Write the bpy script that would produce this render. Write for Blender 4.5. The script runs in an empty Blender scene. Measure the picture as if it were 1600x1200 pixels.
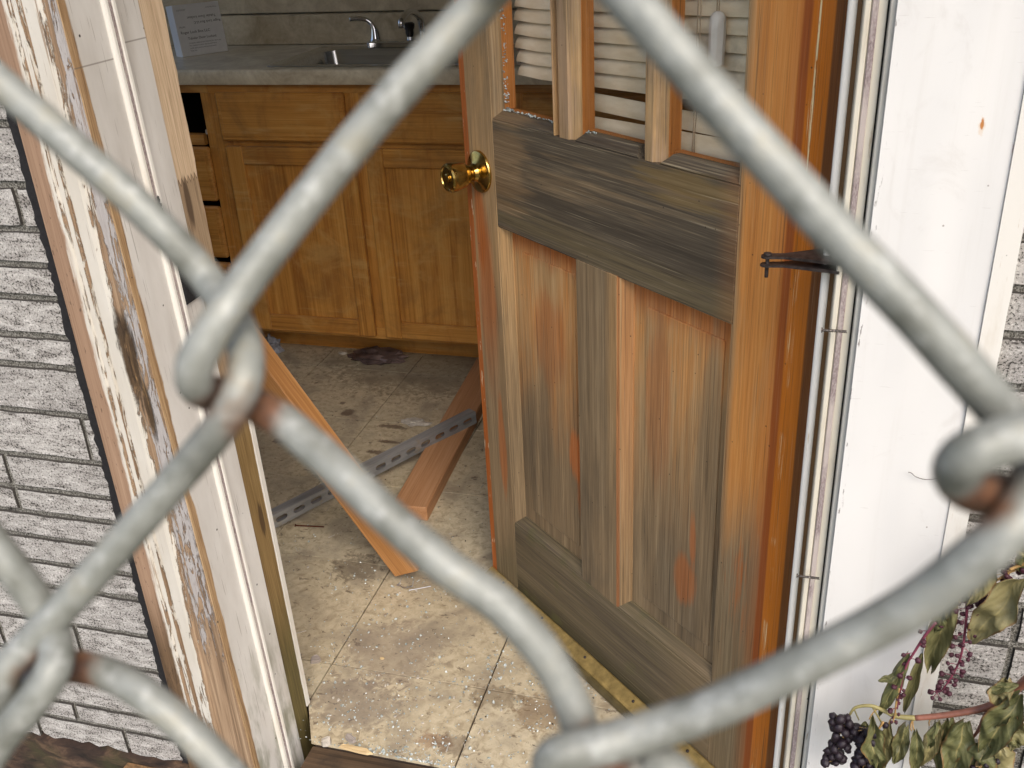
import bpy, bmesh, math, random
from mathutils import Vector, Matrix, noise as mnoise
random.seed(7)
S = bpy.context.scene
COL = S.collection
R = math.radians

# ------------------------------------------------------------------ camera
CAM = Vector((0, 0, 1.32))
MR = Matrix(((0.963, -0.078, 0.257), (0.264, 0.442, -0.857), (-0.047, 0.894, 0.446)))
cx = MR.col[0].normalized(); cz = MR.col[2] - cx * cx.dot(MR.col[2]); cz.normalize(); cy = cz.cross(cx)
MR = Matrix((cx, cy, cz)).transposed()
cd = bpy.data.cameras.new('camera'); cam = bpy.data.objects.new('camera', cd); COL.objects.link(cam)
cam.matrix_world = Matrix.Translation(CAM) @ MR.to_4x4()
F_PX = 1541.65
cd.sensor_width = 36; cd.lens = 36 * F_PX / 1600
cd.clip_start = 0.01; cd.clip_end = 500
cd.dof.use_dof = True; cd.dof.focus_distance = 1.9; cd.dof.aperture_fstop = 34
S.camera = cam

# ------------------------------------------------------------------ light
SUN_EL, SUN_AZ = 47, 146          # the overcast sun: high, behind the camera and to the right
w = bpy.data.worlds.new('World'); S.world = w; w.use_nodes = True
wn = w.node_tree.nodes; wl = w.node_tree.links
sky = wn.new('ShaderNodeTexSky'); sky.sky_type = 'NISHITA'; sky.sun_disc = False
sky.sun_elevation = R(SUN_EL); sky.sun_rotation = R(SUN_AZ); sky.dust_density = 3.5; sky.air_density = 1.0; sky.ozone_density = 1.0
wn['Background'].inputs[1].default_value = 0.15
wl.new(sky.outputs[0], wn['Background'].inputs[0])
sd = bpy.data.lights.new('sun', 'SUN'); sd.energy = 1.4; sd.angle = R(40); sd.color = (1, 0.96, 0.9)
so = bpy.data.objects.new('sun', sd); COL.objects.link(so)
_d = Vector((math.sin(R(SUN_AZ)) * math.cos(R(SUN_EL)), math.cos(R(SUN_AZ)) * math.cos(R(SUN_EL)), math.sin(R(SUN_EL))))
so.rotation_euler = _d.to_track_quat('Z', 'Y').to_euler()
S.view_settings.view_transform = 'Standard'; S.view_settings.look = 'None'
S.view_settings.exposure = 0.66; S.view_settings.gamma = 1.0
S.view_settings.use_curve_mapping = False
S.cycles.max_bounces = 10; S.cycles.diffuse_bounces = 6
S.cycles.transparent_max_bounces = 12
S.cycles.use_denoising = True

# ------------------------------------------------------------------ back projection (survey of the place)
def ray(px, py):
    return (MR @ Vector((px - 800, 600 - py, -F_PX))).normalized()
def on_y(px, py, y):
    r = ray(px, py); return CAM + r * ((y - CAM.y) / r.y)
def on_z(px, py, z):
    r = ray(px, py); return CAM + r * ((z - CAM.z) / r.z)
def at(px, py, depth):
    v = MR @ Vector((px - 800, 600 - py, -F_PX)); return CAM + v * (depth / F_PX)

# ------------------------------------------------------------------ materials
def srgb(r, g, b):
    f = lambda c: (c / 255 / 12.92) if c / 255 <= 0.04045 else ((c / 255 + 0.055) / 1.055) ** 2.4
    return (f(r), f(g), f(b), 1)

class G:
    def __init__(s, name):
        s.m = bpy.data.materials.new(name); s.m.use_nodes = True
        s.t = s.m.node_tree; s.b = s.t.nodes['Principled BSDF']
        s.tc = s.t.nodes.new('ShaderNodeTexCoord')
    def n(s, k, **kw):
        x = s.t.nodes.new(k)
        for a, b in kw.items(): setattr(x, a, b)
        return x
    def put(s, sock, v):
        if isinstance(v, bpy.types.NodeSocket): s.t.links.new(v, sock)
        elif v is not None: sock.default_value = v
    @property
    def obj(s): return s.tc.outputs['Object']
    @property
    def pos(s):
        return s.n('ShaderNodeNewGeometry').outputs['Position']
    def rnd(s): return s.n('ShaderNodeObjectInfo').outputs['Random']
    def map(s, v, sc=(1, 1, 1), loc=(0, 0, 0), rot=(0, 0, 0)):
        x = s.n('ShaderNodeMapping'); s.put(x.inputs[0], v)
        x.inputs[1].default_value = loc; x.inputs[2].default_value = rot; x.inputs[3].default_value = sc
        return x.outputs[0]
    def sep(s, v):
        x = s.n('ShaderNodeSeparateXYZ'); s.put(x.inputs[0], v); return x.outputs
    def comb(s, a, b, c):
        x = s.n('ShaderNodeCombineXYZ')
        for i, v in enumerate((a, b, c)): s.put(x.inputs[i], v)
        return x.outputs[0]
    def noise(s, v, scale=1, detail=4, rough=0.55, dist=0.0):
        x = s.n('ShaderNodeTexNoise'); s.put(x.inputs['Vector'], v)
        x.inputs['Scale'].default_value = scale; x.inputs['Detail'].default_value = detail
        x.inputs['Roughness'].default_value = rough; x.inputs['Distortion'].default_value = dist
        return x.outputs['Fac']
    def voro(s, v, scale=1, feature='F1'):
        x = s.n('ShaderNodeTexVoronoi', feature=feature); s.put(x.inputs['Vector'], v); x.inputs['Scale'].default_value = scale
        return x.outputs['Distance']
    def vcol(s, v, scale=1):
        x = s.n('ShaderNodeTexVoronoi'); s.put(x.inputs['Vector'], v); x.inputs['Scale'].default_value = scale
        return x.outputs['Color']
    def ma(s, op, a, b=0.0, clamp=False):
        x = s.n('ShaderNodeMath', operation=op, use_clamp=clamp); s.put(x.inputs[0], a); s.put(x.inputs[1], b); return x.outputs[0]
    def step(s, v, lo, hi):                      # smooth 0..1 between lo and hi (lo > hi inverts)
        x = s.n('ShaderNodeMapRange', interpolation_type='SMOOTHSTEP'); s.put(x.inputs[0], v)
        if lo > hi:
            x.inputs[1].default_value = hi; x.inputs[2].default_value = lo; x.inputs[3].default_value = 1; x.inputs[4].default_value = 0
        else:
            x.inputs[1].default_value = lo; x.inputs[2].default_value = hi
        return x.outputs[0]
    def ramp(s, f, stops):
        x = s.n('ShaderNodeValToRGB'); e = x.color_ramp.elements
        while len(e) < len(stops): e.new(0.5)
        for i, (p, c) in enumerate(stops):
            e[i].position = p; e[i].color = c
        s.put(x.inputs[0], f); return x.outputs[0]
    def mix(s, f, a, b, blend='MIX'):
        x = s.n('ShaderNodeMix', data_type='RGBA', blend_type=blend); s.put(x.inputs[0], f); s.put(x.inputs[6], a); s.put(x.inputs[7], b)
        return x.outputs[2]
    def blob(s, v, c, r, nz=None, amt=0.5):      # soft patch at c with radii r (0 radius = ignore axis)
        x = s.sep(v); acc = None
        for i in range(3):
            if r[i] == 0: continue
            d = s.ma('DIVIDE', s.ma('SUBTRACT', x[i], c[i]), r[i]); d = s.ma('MULTIPLY', d, d)
            acc = d if acc is None else s.ma('ADD', acc, d)
        acc = s.ma('SQRT', acc)
        if nz is not None: acc = s.ma('ADD', acc, s.ma('MULTIPLY', s.ma('SUBTRACT', nz, 0.5), amt * 2))
        return s.step(acc, 1.15, 0.65)
    def bump(s, h, strength=0.5, dist=0.001, prev=None):
        x = s.n('ShaderNodeBump'); s.put(x.inputs['Height'], h); x.inputs['Strength'].default_value = strength; x.inputs['Distance'].default_value = dist
        if prev is not None: s.put(x.inputs['Normal'], prev)
        return x.outputs[0]
    def out(s, col, rough=0.6, metal=0.0, normal=None, spec=None, **kw):
        s.put(s.b.inputs['Base Color'], col); s.put(s.b.inputs['Roughness'], rough); s.put(s.b.inputs['Metallic'], metal)
        if normal is not None: s.put(s.b.inputs['Normal'], normal)
        if spec is not None: s.put(s.b.inputs['Specular IOR Level'], spec)
        for k, v in kw.items(): s.put(s.b.inputs[k], v)
        return s.m

AX = {'x': (1.2, 70, 70), 'y': (70, 1.2, 70), 'z': (70, 70, 1.2)}
def grain(g, v, axis, k=1.0, loc=(0, 0, 0)):
    """two streak fields along the grain: (fine, broad)"""
    sc = AX[axis]
    f = g.noise(g.map(v, tuple(a * k * (5.2 if a > 5 else 5.0) for a in sc), loc), 1, 4, 0.7)
    b = g.noise(g.map(v, tuple(a * k * 0.7 for a in sc), loc), 1, 5, 0.68, 0.6)
    return f, b
def wood(name, axis, cols, k=1.0, rough=0.65, bump=0.5, dirt=None, rnd=False, knots=False):
    g = G(name); v = g.obj
    if rnd:
        o = g.ma('MULTIPLY', g.rnd(), 37.0); x = g.n('ShaderNodeVectorMath', operation='ADD'); g.put(x.inputs[0], v); g.put(x.inputs[1], g.comb(o, o, o)); v = x.outputs[0]
    f, b = grain(g, v, axis, k)
    t = g.ma('ADD', g.ma('MULTIPLY', f, 0.45), g.ma('MULTIPLY', b, 0.55))
    c = g.ramp(t, [(0.32, cols[0]), (0.5, cols[1]), (0.68, cols[2])])
    if dirt:
        d = g.noise(g.map(v, (9, 9, 9)), 1, 6, 0.65)
        c = g.mix(g.ma('MULTIPLY', g.step(d, 0.5, 0.72), 0.75), c, dirt)
    return g.out(c, g.ramp(b, [(0.3, (rough - .08,) * 3 + (1,)), (0.7, (min(1, rough + .12),) * 3 + (1,))]), normal=g.bump(t, bump, 0.0008))
def plain(name, col, rough=0.5, metal=0.0, vary=0.12, scale=30, bumpk=0.15, **kw):
    g = G(name); n1 = g.noise(g.map(g.obj, (scale,) * 3), 1, 5, 0.6)
    d = tuple(c * (1 - vary * 2) for c in col[:3]) + (1,); l = tuple(min(1, c * (1 + vary)) for c in col[:3]) + (1,)
    return g.out(g.ramp(n1, [(0.3, d), (0.7, l)]), rough, metal, g.bump(n1, bumpk, 0.0006), **kw)

M = {}

# ---- the weathered door: its own frame is x across (0 latch edge), y depth (0 face), z up
def door_mat(name, axis, kind):
    g = G(name); v = g.obj; X = g.sep(v)
    f, b = grain(g, v, axis, 1.0)
    big = g.noise(g.map(v, (7, 7, 2.2) if axis == 'z' else (2.2, 7, 7)), 1, 5, 0.6, 0.5)
    med = g.noise(g.map(v, (28, 28, 5) if axis == 'z' else (5, 28, 28)), 1, 5, 0.6, 0.3)
    t = g.ma('ADD', g.ma('MULTIPLY', f, 0.34), g.ma('MULTIPLY', b, 0.36)); t = g.ma('ADD', t, 0.15)
    tan = g.ramp(t, [(0.32, srgb(128, 92, 56)), (0.5, srgb(182, 142, 98)), (0.66, srgb(210, 176, 134))])
    amber = g.ramp(t, [(0.34, srgb(150, 82, 34)), (0.5, srgb(204, 128, 62)), (0.66, srgb(224, 160, 94))])
    orange = g.ramp(t, [(0.3, srgb(128, 60, 20)), (0.55, srgb(178, 92, 36)), (0.75, srgb(192, 112, 58))])
    grey = g.ramp(t, [(0.34, srgb(84, 69, 51)), (0.5, srgb(132, 109, 82)), (0.66, srgb(170, 146, 114))])
    dark = g.ramp(t, [(0.36, srgb(52, 44, 35)), (0.52, srgb(88, 77, 63)), (0.66, srgb(140, 124, 101))])
    olive = g.ramp(t, [(0.34, srgb(70, 60, 43)), (0.5, srgb(104, 90, 66)), (0.66, srgb(128, 112, 86))])
    varnish = g.ramp(t, [(0.3, srgb(176, 88, 16)), (0.6, srgb(206, 110, 24)), (0.8, srgb(216, 126, 40))])
    rough = 0.68
    low = lambda z0, z1: g.step(g.ma('ADD', X[2], g.ma('MULTIPLY', g.ma('SUBTRACT', big, 0.5), 0.35)), z1, z0)
    ff = g.noise(g.map(v, (210, 210, 5) if axis == 'z' else (5, 210, 210)), 1, 4, 0.7, 0.2)
    med = g.ma('ADD', g.ma('MULTIPLY', med, .62), g.ma('MULTIPLY', ff, .38)); big = g.ma('ADD', g.ma('MULTIPLY', big, .8), g.ma('MULTIPLY', ff, .2))
    lng = g.noise(g.map(v, (16, 16, 1.0) if axis == 'z' else (1.0, 16, 22)), 1, 5, 0.7, 0.4)
    if kind == 'latch':
        c = g.mix(g.step(big, 0.4, 0.65), tan, grey)
        c = g.mix(g.ma('MULTIPLY', g.blob(v, (0.05, 0, 0.62), (0.03, 0, 0.22), med, 0.7), 0.8), c, orange)
        c = g.mix(low(0.35, 0.8), c, grey)
        c = g.mix(g.ma('MULTIPLY', g.blob(v, (0.038, 0, 0.80), (0.016, 0, 0.1), med, 0.5), 0.8), c, orange)
        c = g.mix(g.ma('MULTIPLY', g.blob(v, (0.07, 0, 0.36), (0.012, 0, 0.12), med, 1.2), 0.6), c, orange)
        c = g.mix(low(0.03, 0.2), c, olive)
        e = g.step(g.ma('ADD', X[0], g.ma('MULTIPLY', g.ma('SUBTRACT', med, 0.5), 0.006)), 0.019, 0.015)
        c = g.mix(e, c, orange)
        chip = g.ma('MULTIPLY', e, g.step(g.noise(g.map(v, (160, 160, 26)), 1, 3, 0.6), 0.62, 0.66))
        c = g.mix(chip, c, srgb(214, 190, 160))
    elif kind == 'hinge':
        c = g.mix(g.step(big, 0.56, 0.8), amber, tan)
        c = g.mix(g.ma('MULTIPLY', g.step(big, 0.44, 0.32), 0.6), c, orange)
        c = g.mix(g.ma('MULTIPLY', g.step(X[0], 0.712, 0.672), 0.75), c, g.mix(g.step(big, .4, .6), tan, amber))
        c = g.mix(low(0.42, 0.66), c, g.mix(g.step(med, .5, .66), grey, orange))
        c = g.mix(low(0.2, 0.52), c, g.mix(.5, olive, grey))
        c = g.mix(g.ma('MULTIPLY', g.step(X[0], 0.668, 0.654), 0.7), c, grey)
        c = g.mix(g.ma('MULTIPLY', g.step(X[0], .70, .742), .5), c, srgb(190, 96, 32)); c = g.mix(g.ma('MULTIPLY', g.blob(v, (0.738, 0, 0.6), (0.008, 0, 3), med, 0.5), 0.85), c, srgb(150, 64, 12))
        e = g.step(g.ma('ADD', X[0], g.ma('MULTIPLY', g.ma('SUBTRACT', med, 0.5), 0.003)), 0.742, 0.745)
        c = g.mix(e, c, varnish)
        scr = g.ma('MULTIPLY', g.blob(v, (0.7515, 0, 0.6), (0.005, 0, 3)), g.ma('MULTIPLY', g.step(g.noise(g.map(v, (900, 900, 9)), 1, 3, .6), 0.54, 0.6), g.step(g.noise(g.map(v, (3, 3, 8)), 1, 3, .6), 0.5, 0.56)))
        c = g.mix(scr, c, srgb(232, 205, 160))
        line = g.ma('MULTIPLY', g.blob(v, (0.7535, 0, 1.15), (0.0014, 0, 0.17)), g.step(g.noise(g.map(v, (300, 300, 40)), 1, 3), 0.4, 0.5))
        c = g.mix(line, c, srgb(240, 218, 172))
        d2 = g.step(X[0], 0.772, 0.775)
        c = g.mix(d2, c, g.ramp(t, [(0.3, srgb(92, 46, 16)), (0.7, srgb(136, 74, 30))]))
        rough = g.mix(e, (0.62,) * 3 + (1,), (0.28,) * 3 + (1,))
    elif kind == 'lock':
        c = g.mix(g.ma('MULTIPLY', g.step(lng, 0.5, 0.68), .8), dark, grey)
        c = g.mix(g.ma('MULTIPLY', g.step(lng, 0.45, 0.34), 0.6), c, srgb(58, 48, 39))
        c = g.mix(g.step(g.ma('ADD', X[2], g.ma('MULTIPLY', g.ma('SUBTRACT', big, 0.5), 0.03)), 0.858, 0.852), c, g.mix(g.step(lng, .4, .6), dark, olive))
        y = g.ma('MULTIPLY', g.blob(v, (0.56, 0, 0.962), (0.1, 0, 0.022), lng, 2.4), 0.38)
        c = g.mix(y, c, srgb(150, 118, 62))
        st = g.step(g.noise(g.map(v, (4, 300, 300)), 1, 3, 0.6), 0.6, 0.7)
        c = g.mix(g.ma('MULTIPLY', st, 0.5), c, srgb(182, 166, 138))
        c = g.mix(g.ma('MULTIPLY', g.step(X[0], 0.61, 0.655), 0.18), c, amber)
        lt = g.ma('MULTIPLY', g.blob(v, (0.12, 0, 0.91), (0.09, 0, 0.07), lng, 2.2), 0.28)
        c = g.mix(lt, c, tan)
    elif kind == 'bottom':
        c = g.mix(g.step(lng, 0.35, 0.65), olive, dark)
        c = g.mix(g.step(X[2], 0.09, 0.03), c, g.ramp(t, [(0.3, srgb(44, 40, 24)), (0.7, srgb(74, 66, 44))]))
        c = g.mix(g.ma('MULTIPLY', g.step(g.noise(g.map(v, (14, 14, 14)), 1, 5), .55, .7), .5), c, srgb(84, 82, 46))
        c = g.mix(g.ma('MULTIPLY', g.step(X[0], 0.5, 0.65), 0.6), c, grey)
    elif kind == 'mull':
        c = g.mix(g.step(big, 0.4, 0.65), grey, dark)
        c = g.mix(g.ma('MULTIPLY', g.step(X[0], 0.385, 0.41), 0.8), c, g.mix(low(0.3, 0.7), tan, grey))
        c = g.mix(g.ma('MULTIPLY', g.blob(v, (0.4215, 0, 0.5), (0.0035, 0, 3), med, 0.6), 0.5), c, orange)
        c = g.mix(g.ma('MULTIPLY', g.step(X[0], 0.425, 0.428), 0.9), c, g.mix(low(0.2, 0.7), g.mix(.45, tan, orange), g.mix(.35, grey, tan)))
    elif kind == 'panel1':
        c = g.mix(g.step(big, 0.36, 0.6), tan, amber)
        c = g.mix(g.ma('MULTIPLY', g.step(big, 0.52, 0.68), 0.4), c, grey)
        c = g.mix(g.ma('MULTIPLY', g.step(g.ma('ADD', X[2], g.ma('MULTIPLY', med, .1)), 0.80, 0.85), 0.9), c, orange)
        c = g.mix(g.ma('MULTIPLY', g.blob(v, (0.225, 0, 0.63), (0.05, 0, 0.1), med, 1.0), 0.55), c, orange)
        c = g.mix(low(0.38, 0.7), c, g.mix(g.step(lng, .4, .62), grey, g.mix(.5, grey, dark)))
        c = g.mix(g.ma('MULTIPLY', g.blob(v, (0.295, 0, 0.43), (0.024, 0, 0.055), med, 1.3), 0.8), c, srgb(184, 98, 46))
        c = g.mix(g.ma('MULTIPLY', g.blob(v, (0.31, 0, 0.36), (0.02, 0, 0.07), med, 0.9), 0.6), c, orange)
    elif kind == 'panel2':
        c = g.mix(g.step(big, 0.38, 0.62), amber, tan)
        c = g.mix(g.ma('MULTIPLY', g.step(big, 0.48, 0.66), 0.45), c, grey)
        c = g.mix(g.ma('MULTIPLY', g.step(g.ma('ADD', X[2], g.ma('MULTIPLY', med, .1)), 0.79, 0.85), 0.8), c, orange)
        c = g.mix(g.ma('MULTIPLY', g.blob(v, (0.5, 0, 0.62), (0.03, 0, 0.16), med, 0.9), 0.45), c, orange)
        c = g.mix(g.ma('MULTIPLY', g.blob(v, (0.61, 0, 0.55), (0.025, 0, 0.3), med, 0.8), 0.65), c, grey)
        c = g.mix(low(0.34, 0.72), c, g.mix(g.step(lng, .4, .62), grey, g.mix(.5, grey, dark)))
        c = g.mix(g.ma('MULTIPLY', g.blob(v, (0.585, 0, 0.42), (0.008, 0, 0.05), med, 1.3), 0.65), c, srgb(176, 96, 50))
        c = g.mix(g.ma('MULTIPLY', g.blob(v, (0.57, 0, 0.34), (0.025, 0, 0.05), med, 0.9), 0.6), c, orange)
    else:                                       # muntin
        c = g.mix(g.step(big, 0.4, 0.62), tan, grey)
        c = g.mix(g.ma('MULTIPLY', g.step(med, .45, .6), 0.5), c, srgb(190, 156, 128))
    if kind in ('latch', 'muntin'):             # wood behind the glass stop never weathered
        c = g.mix(g.step(X[1], 0.0165, 0.0185), c, g.ramp(t, [(0.3, srgb(140, 76, 30)), (0.7, srgb(196, 124, 62))]))
    sp = g.step(g.voro(g.map(v, (38, 38, 38)), 1), 0.055, 0.035)      # worm holes
    c = g.mix(g.ma('MULTIPLY', sp, 0.8), c, srgb(40, 28, 16))
    ck = g.step(g.noise(g.map(v, tuple(a * 4 for a in AX[axis])), 1, 2, 0.5), 0.36, 0.31)   # checks in the grain
    c = g.mix(g.ma('MULTIPLY', ck, 0.45), c, srgb(52, 40, 28))
    fine = g.noise(g.map(v, {'x': (5, 430, 430), 'z': (430, 430, 5)}[axis]), 1, 3, 0.75, 0.15)
    c = g.mix(g.ma('MULTIPLY', g.step(fine, .47, .34), .3), c, srgb(48, 36, 26)); c = g.mix(g.ma('MULTIPLY', g.step(fine, .54, .7), .16), c, srgb(206, 184, 152))
    hs = g.n('ShaderNodeHueSaturation'); hs.inputs['Saturation'].default_value = 1.0; hs.inputs['Value'].default_value = 1.08; hs.inputs['Hue'].default_value = .506; g.put(hs.inputs['Color'], c); c = hs.outputs[0]
    return g.out(c, rough, normal=g.bump(g.ma('ADD', g.ma('SUBTRACT', t, g.ma('MULTIPLY', ck, 0.3)), g.ma('MULTIPLY', fine, .5)), 0.6, 0.001))
for k_, a_ in (('latch', 'z'), ('hinge', 'z'), ('lock', 'x'), ('bottom', 'x'), ('mull', 'z'), ('panel1', 'z'), ('panel2', 'z'), ('muntin', 'z')):
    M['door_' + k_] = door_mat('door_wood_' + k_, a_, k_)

# ---- flaking paint on the outer casing (world frame; the casing's face spans x -0.915..-0.78)
def casing_mat():
    g = G('flaking_casing_paint'); v = g.obj; X = g.sep(v)
    f, b = grain(g, v, 'z', 1.2)
    t = g.ma('ADD', g.ma('MULTIPLY', f, 0.5), g.ma('MULTIPLY', b, 0.5))
    bare = g.ramp(t, [(0.34, srgb(98, 78, 60)), (0.5, srgb(150, 124, 98)), (0.66, srgb(188, 162, 134))])
    pink = g.ramp(t, [(0.3, srgb(126, 98, 76)), (0.55, srgb(160, 130, 106)), (0.75, srgb(184, 156, 132))])
    brown = g.ramp(t, [(0.3, srgb(62, 46, 32)), (0.7, srgb(126, 100, 74))])
    big = g.noise(g.map(v, (9, 9, 3)), 1, 5, 0.6)
    fl = g.noise(g.map(v, (120, 120, 15)), 1, 7, 0.78, 0.7)
    cream = g.ramp(big, [(0.3, srgb(200, 192, 178)), (0.7, srgb(224, 219, 209))])
    xs = g.ma('ADD', X[0], g.ma('MULTIPLY', g.ma('SUBTRACT', fl, 0.5), 0.022))
    edge = g.mix(g.step(X[2], 0.42, 0.26), pink, brown)
    specks = g.step(g.noise(g.map(v, (240, 240, 60)), 1, 3, .6), 0.64, 0.69)
    edge = g.mix(g.ma('MULTIPLY', specks, 0.7), edge, srgb(70, 52, 42))
    # how much paint is left over the face: full in the broad cream band, worn at its borders
    wear = g.ma('ADD', g.ma('MULTIPLY', g.ma('SUBTRACT', fl, 0.5), 1.25), 0.5)
    def band(c, r, a): return g.ma('MULTIPLY', g.blob(g.comb(X[0], 0, 0), (c, 0, 0), (r, 0, 0)), a)
    loss = g.ma('ADD', band(-0.8265, 0.007, 0.14), band(-0.857, 0.0034, 0.22))
    loss = g.ma('ADD', loss, band(-0.870, 0.003, 0.18))
    loss = g.ma('ADD', loss, g.ma('MULTIPLY', g.step(X[2], 0.45, -0.05), 0.26)); loss = g.ma('ADD', loss, g.ma('MULTIPLY', g.step(X[0], -.832, -.822), .17)); loss = g.ma('ADD', loss, g.ma('MULTIPLY', g.ma('SUBTRACT', big, .4), .3))
    loss = g.ma('ADD', loss, g.ma('MULTIPLY', g.step(X[0], -0.845, -0.80), g.ma('MULTIPLY', g.step(X[2], 0.4, 0.1), 0.25)))
    p = g.ma('SUBTRACT', 0.965, g.ma('ADD', loss, g.ma('MULTIPLY', wear, 0.9)))
    paint = g.step(p, 0.275, 0.30); rim = g.ma('MULTIPLY', g.step(p, 0.235, 0.285), g.ma('SUBTRACT', 1.0, paint))
    lav = g.ramp(fl, [(0.3, srgb(152, 144, 140)), (0.7, srgb(196, 192, 190))])
    topc = g.mix(g.step(xs, -0.828, -0.822), cream, lav)
    hair = g.step(g.noise(g.map(v, (230, 230, 6)), 1, 4, .7, .4), 0.385, 0.33)
    topc = g.mix(g.ma('MULTIPLY', hair, 0.75), topc, srgb(128, 100, 74))
    crk = g.step(g.noise(g.map(v, (90, 90, 60)), 1, 5, .7, .6), .33, .29); topc = g.mix(g.ma('MULTIPLY', crk, .6), topc, srgb(112, 84, 62))
    c = g.mix(paint, bare, topc); c = g.mix(g.ma('MULTIPLY', rim, 0.55), c, srgb(96, 70, 48))
    rot = g.blob(v, (-0.824, 0, 0.79), (0.011, 0, 0.075), fl, 1.1)
    rot = g.ma('MAXIMUM', rot, g.blob(v, (-0.815, 0, 0.72), (0.006, 0, 0.05), fl, 0.9))
    c = g.mix(rot, c, g.ramp(fl, [(0.35, srgb(42, 30, 20)), (0.55, srgb(92, 72, 50)), (0.7, srgb(190, 150, 100))]))
    chip = g.blob(v, (-0.884, 0, 1.185), (0.007, 0, 0.012), fl, 0.5)
    c = g.mix(chip, c, bare)
    isedge = g.step(xs, -0.874, -0.880); c = g.mix(isedge, c, edge)
    h = g.ma('ADD', g.ma('MULTIPLY', paint, 0.8), g.ma('MULTIPLY', t, 0.35)); h = g.ma('SUBTRACT', h, g.ma('MULTIPLY', rot, 0.8))
    return g.out(c, 0.6, normal=g.bump(h, 1.0, 0.0022))
M['casing'] = casing_mat()

def board_mat(name, y_paint, z_join):
    """jamb board: bare worn arris up to y_paint, white paint behind it, finger joint line"""
    g = G(name); v = g.obj; X = g.sep(v)
    f, b = grain(g, v, 'z', 1.3); t = g.ma('ADD', g.ma('MULTIPLY', f, .5), g.ma('MULTIPLY', b, .5))
    fl = g.noise(g.map(v, (60, 60, 7)), 1, 6, 0.65, .4)
    bare = g.ramp(t, [(0.36, srgb(96, 70, 46)), (0.5, srgb(168, 136, 100)), (0.64, srgb(208, 178, 140))])
    white = g.ramp(g.noise(g.map(v, (14, 14, 4)), 1, 5, .6), [(0.3, srgb(200, 195, 188)), (0.7, srgb(228, 225, 220))])
    hair = g.step(g.noise(g.map(v, (420, 420, 5)), 1, 2, .5), 0.34, 0.31)
    white = g.mix(g.ma('MULTIPLY', hair, .5), white, srgb(120, 108, 96))
    green = g.ma('MULTIPLY', g.step(X[2], 0.34, 0.1), g.step(g.noise(g.map(v, (30, 30, 10)), 1, 5), .42, .66))
    white = g.mix(g.ma('MULTIPLY', green, .75), white, srgb(122, 122, 98))
    ys = g.ma('ADD', X[1], g.ma('MULTIPLY', g.ma('SUBTRACT', fl, .5), 0.016))
    c = g.mix(g.step(ys, y_paint - .0012, y_paint + .0012), bare, white)
    gap = g.ma('MULTIPLY', g.step(g.ma('ABSOLUTE', g.ma('SUBTRACT', X[2], z_join)), 0.0012, 0.0006), 0.6)
    c = g.mix(gap, c, srgb(110, 100, 90))
    dots = g.step(g.voro(g.map(v, (30, 30, 30)), 1), 0.06, 0.04)
    c = g.mix(dots, c, srgb(50, 42, 36))
    return g.out(c, .5, normal=g.bump(t, .25, .0008))
M['jamb_outer'] = board_mat('jamb_board_paint', 1.015, 1.161)
M['jamb_inner'] = board_mat('jamb_inner_paint', 0.9, 1.176)

def stud_mat():
    g = G('bare_stud_wood'); v = g.obj; X = g.sep(v)
    f, b = grain(g, v, 'z', 1.1); t = g.ma('ADD', g.ma('MULTIPLY', f, .55), g.ma('MULTIPLY', b, .45))
    tri = g.ma('MULTIPLY', g.ma('PINGPONG', X[1], 0.004), 2.4)
    z = g.ma('ADD', X[2], tri)
    new = g.ramp(t, [(0.3, srgb(150, 120, 92)), (0.5, srgb(212, 186, 154)), (0.7, srgb(234, 212, 184))])
    old = g.ramp(t, [(0.3, srgb(90, 70, 52)), (0.5, srgb(164, 140, 112)), (0.7, srgb(194, 170, 140))])
    low = g.ramp(t, [(0.3, srgb(86, 62, 30)), (0.5, srgb(134, 108, 66)), (0.7, srgb(160, 134, 88))])
    moss = g.ramp(t, [(0.3, srgb(62, 54, 28)), (0.7, srgb(122, 108, 62))])
    yel = g.ramp(t, [(0.3, srgb(160, 118, 62)), (0.7, srgb(216, 180, 122))])
    c = g.mix(g.step(z, 1.268, 1.270), new, yel)
    c = g.mix(g.step(z, 0.992, 0.990), c, old)
    c = g.mix(g.step(z, 0.74, 0.56), c, low); c = g.mix(g.step(z, 0.34, 0.12), c, moss)
    for zj in (0.991, 1.269):
        ln = g.step(g.ma('ABSOLUTE', g.ma('SUBTRACT', z, zj)), 0.0022, 0.0008)
        c = g.mix(g.ma('MULTIPLY', ln, .75), c, srgb(74, 50, 32))
    knot = g.blob(v, (0, 1.172, 0.425), (0, 0.008, 0.035), b, .6); c = g.mix(g.ma('MULTIPLY', knot, .8), c, srgb(62, 42, 24))
    knot = g.blob(v, (0, 1.165, 0.955), (0, 0.007, 0.04), b, .6); c = g.mix(g.ma('MULTIPLY', knot, .8), c, srgb(70, 52, 38))
    return g.out(c, .75, normal=g.bump(t, .6, .001))
M['stud'] = stud_mat()

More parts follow.
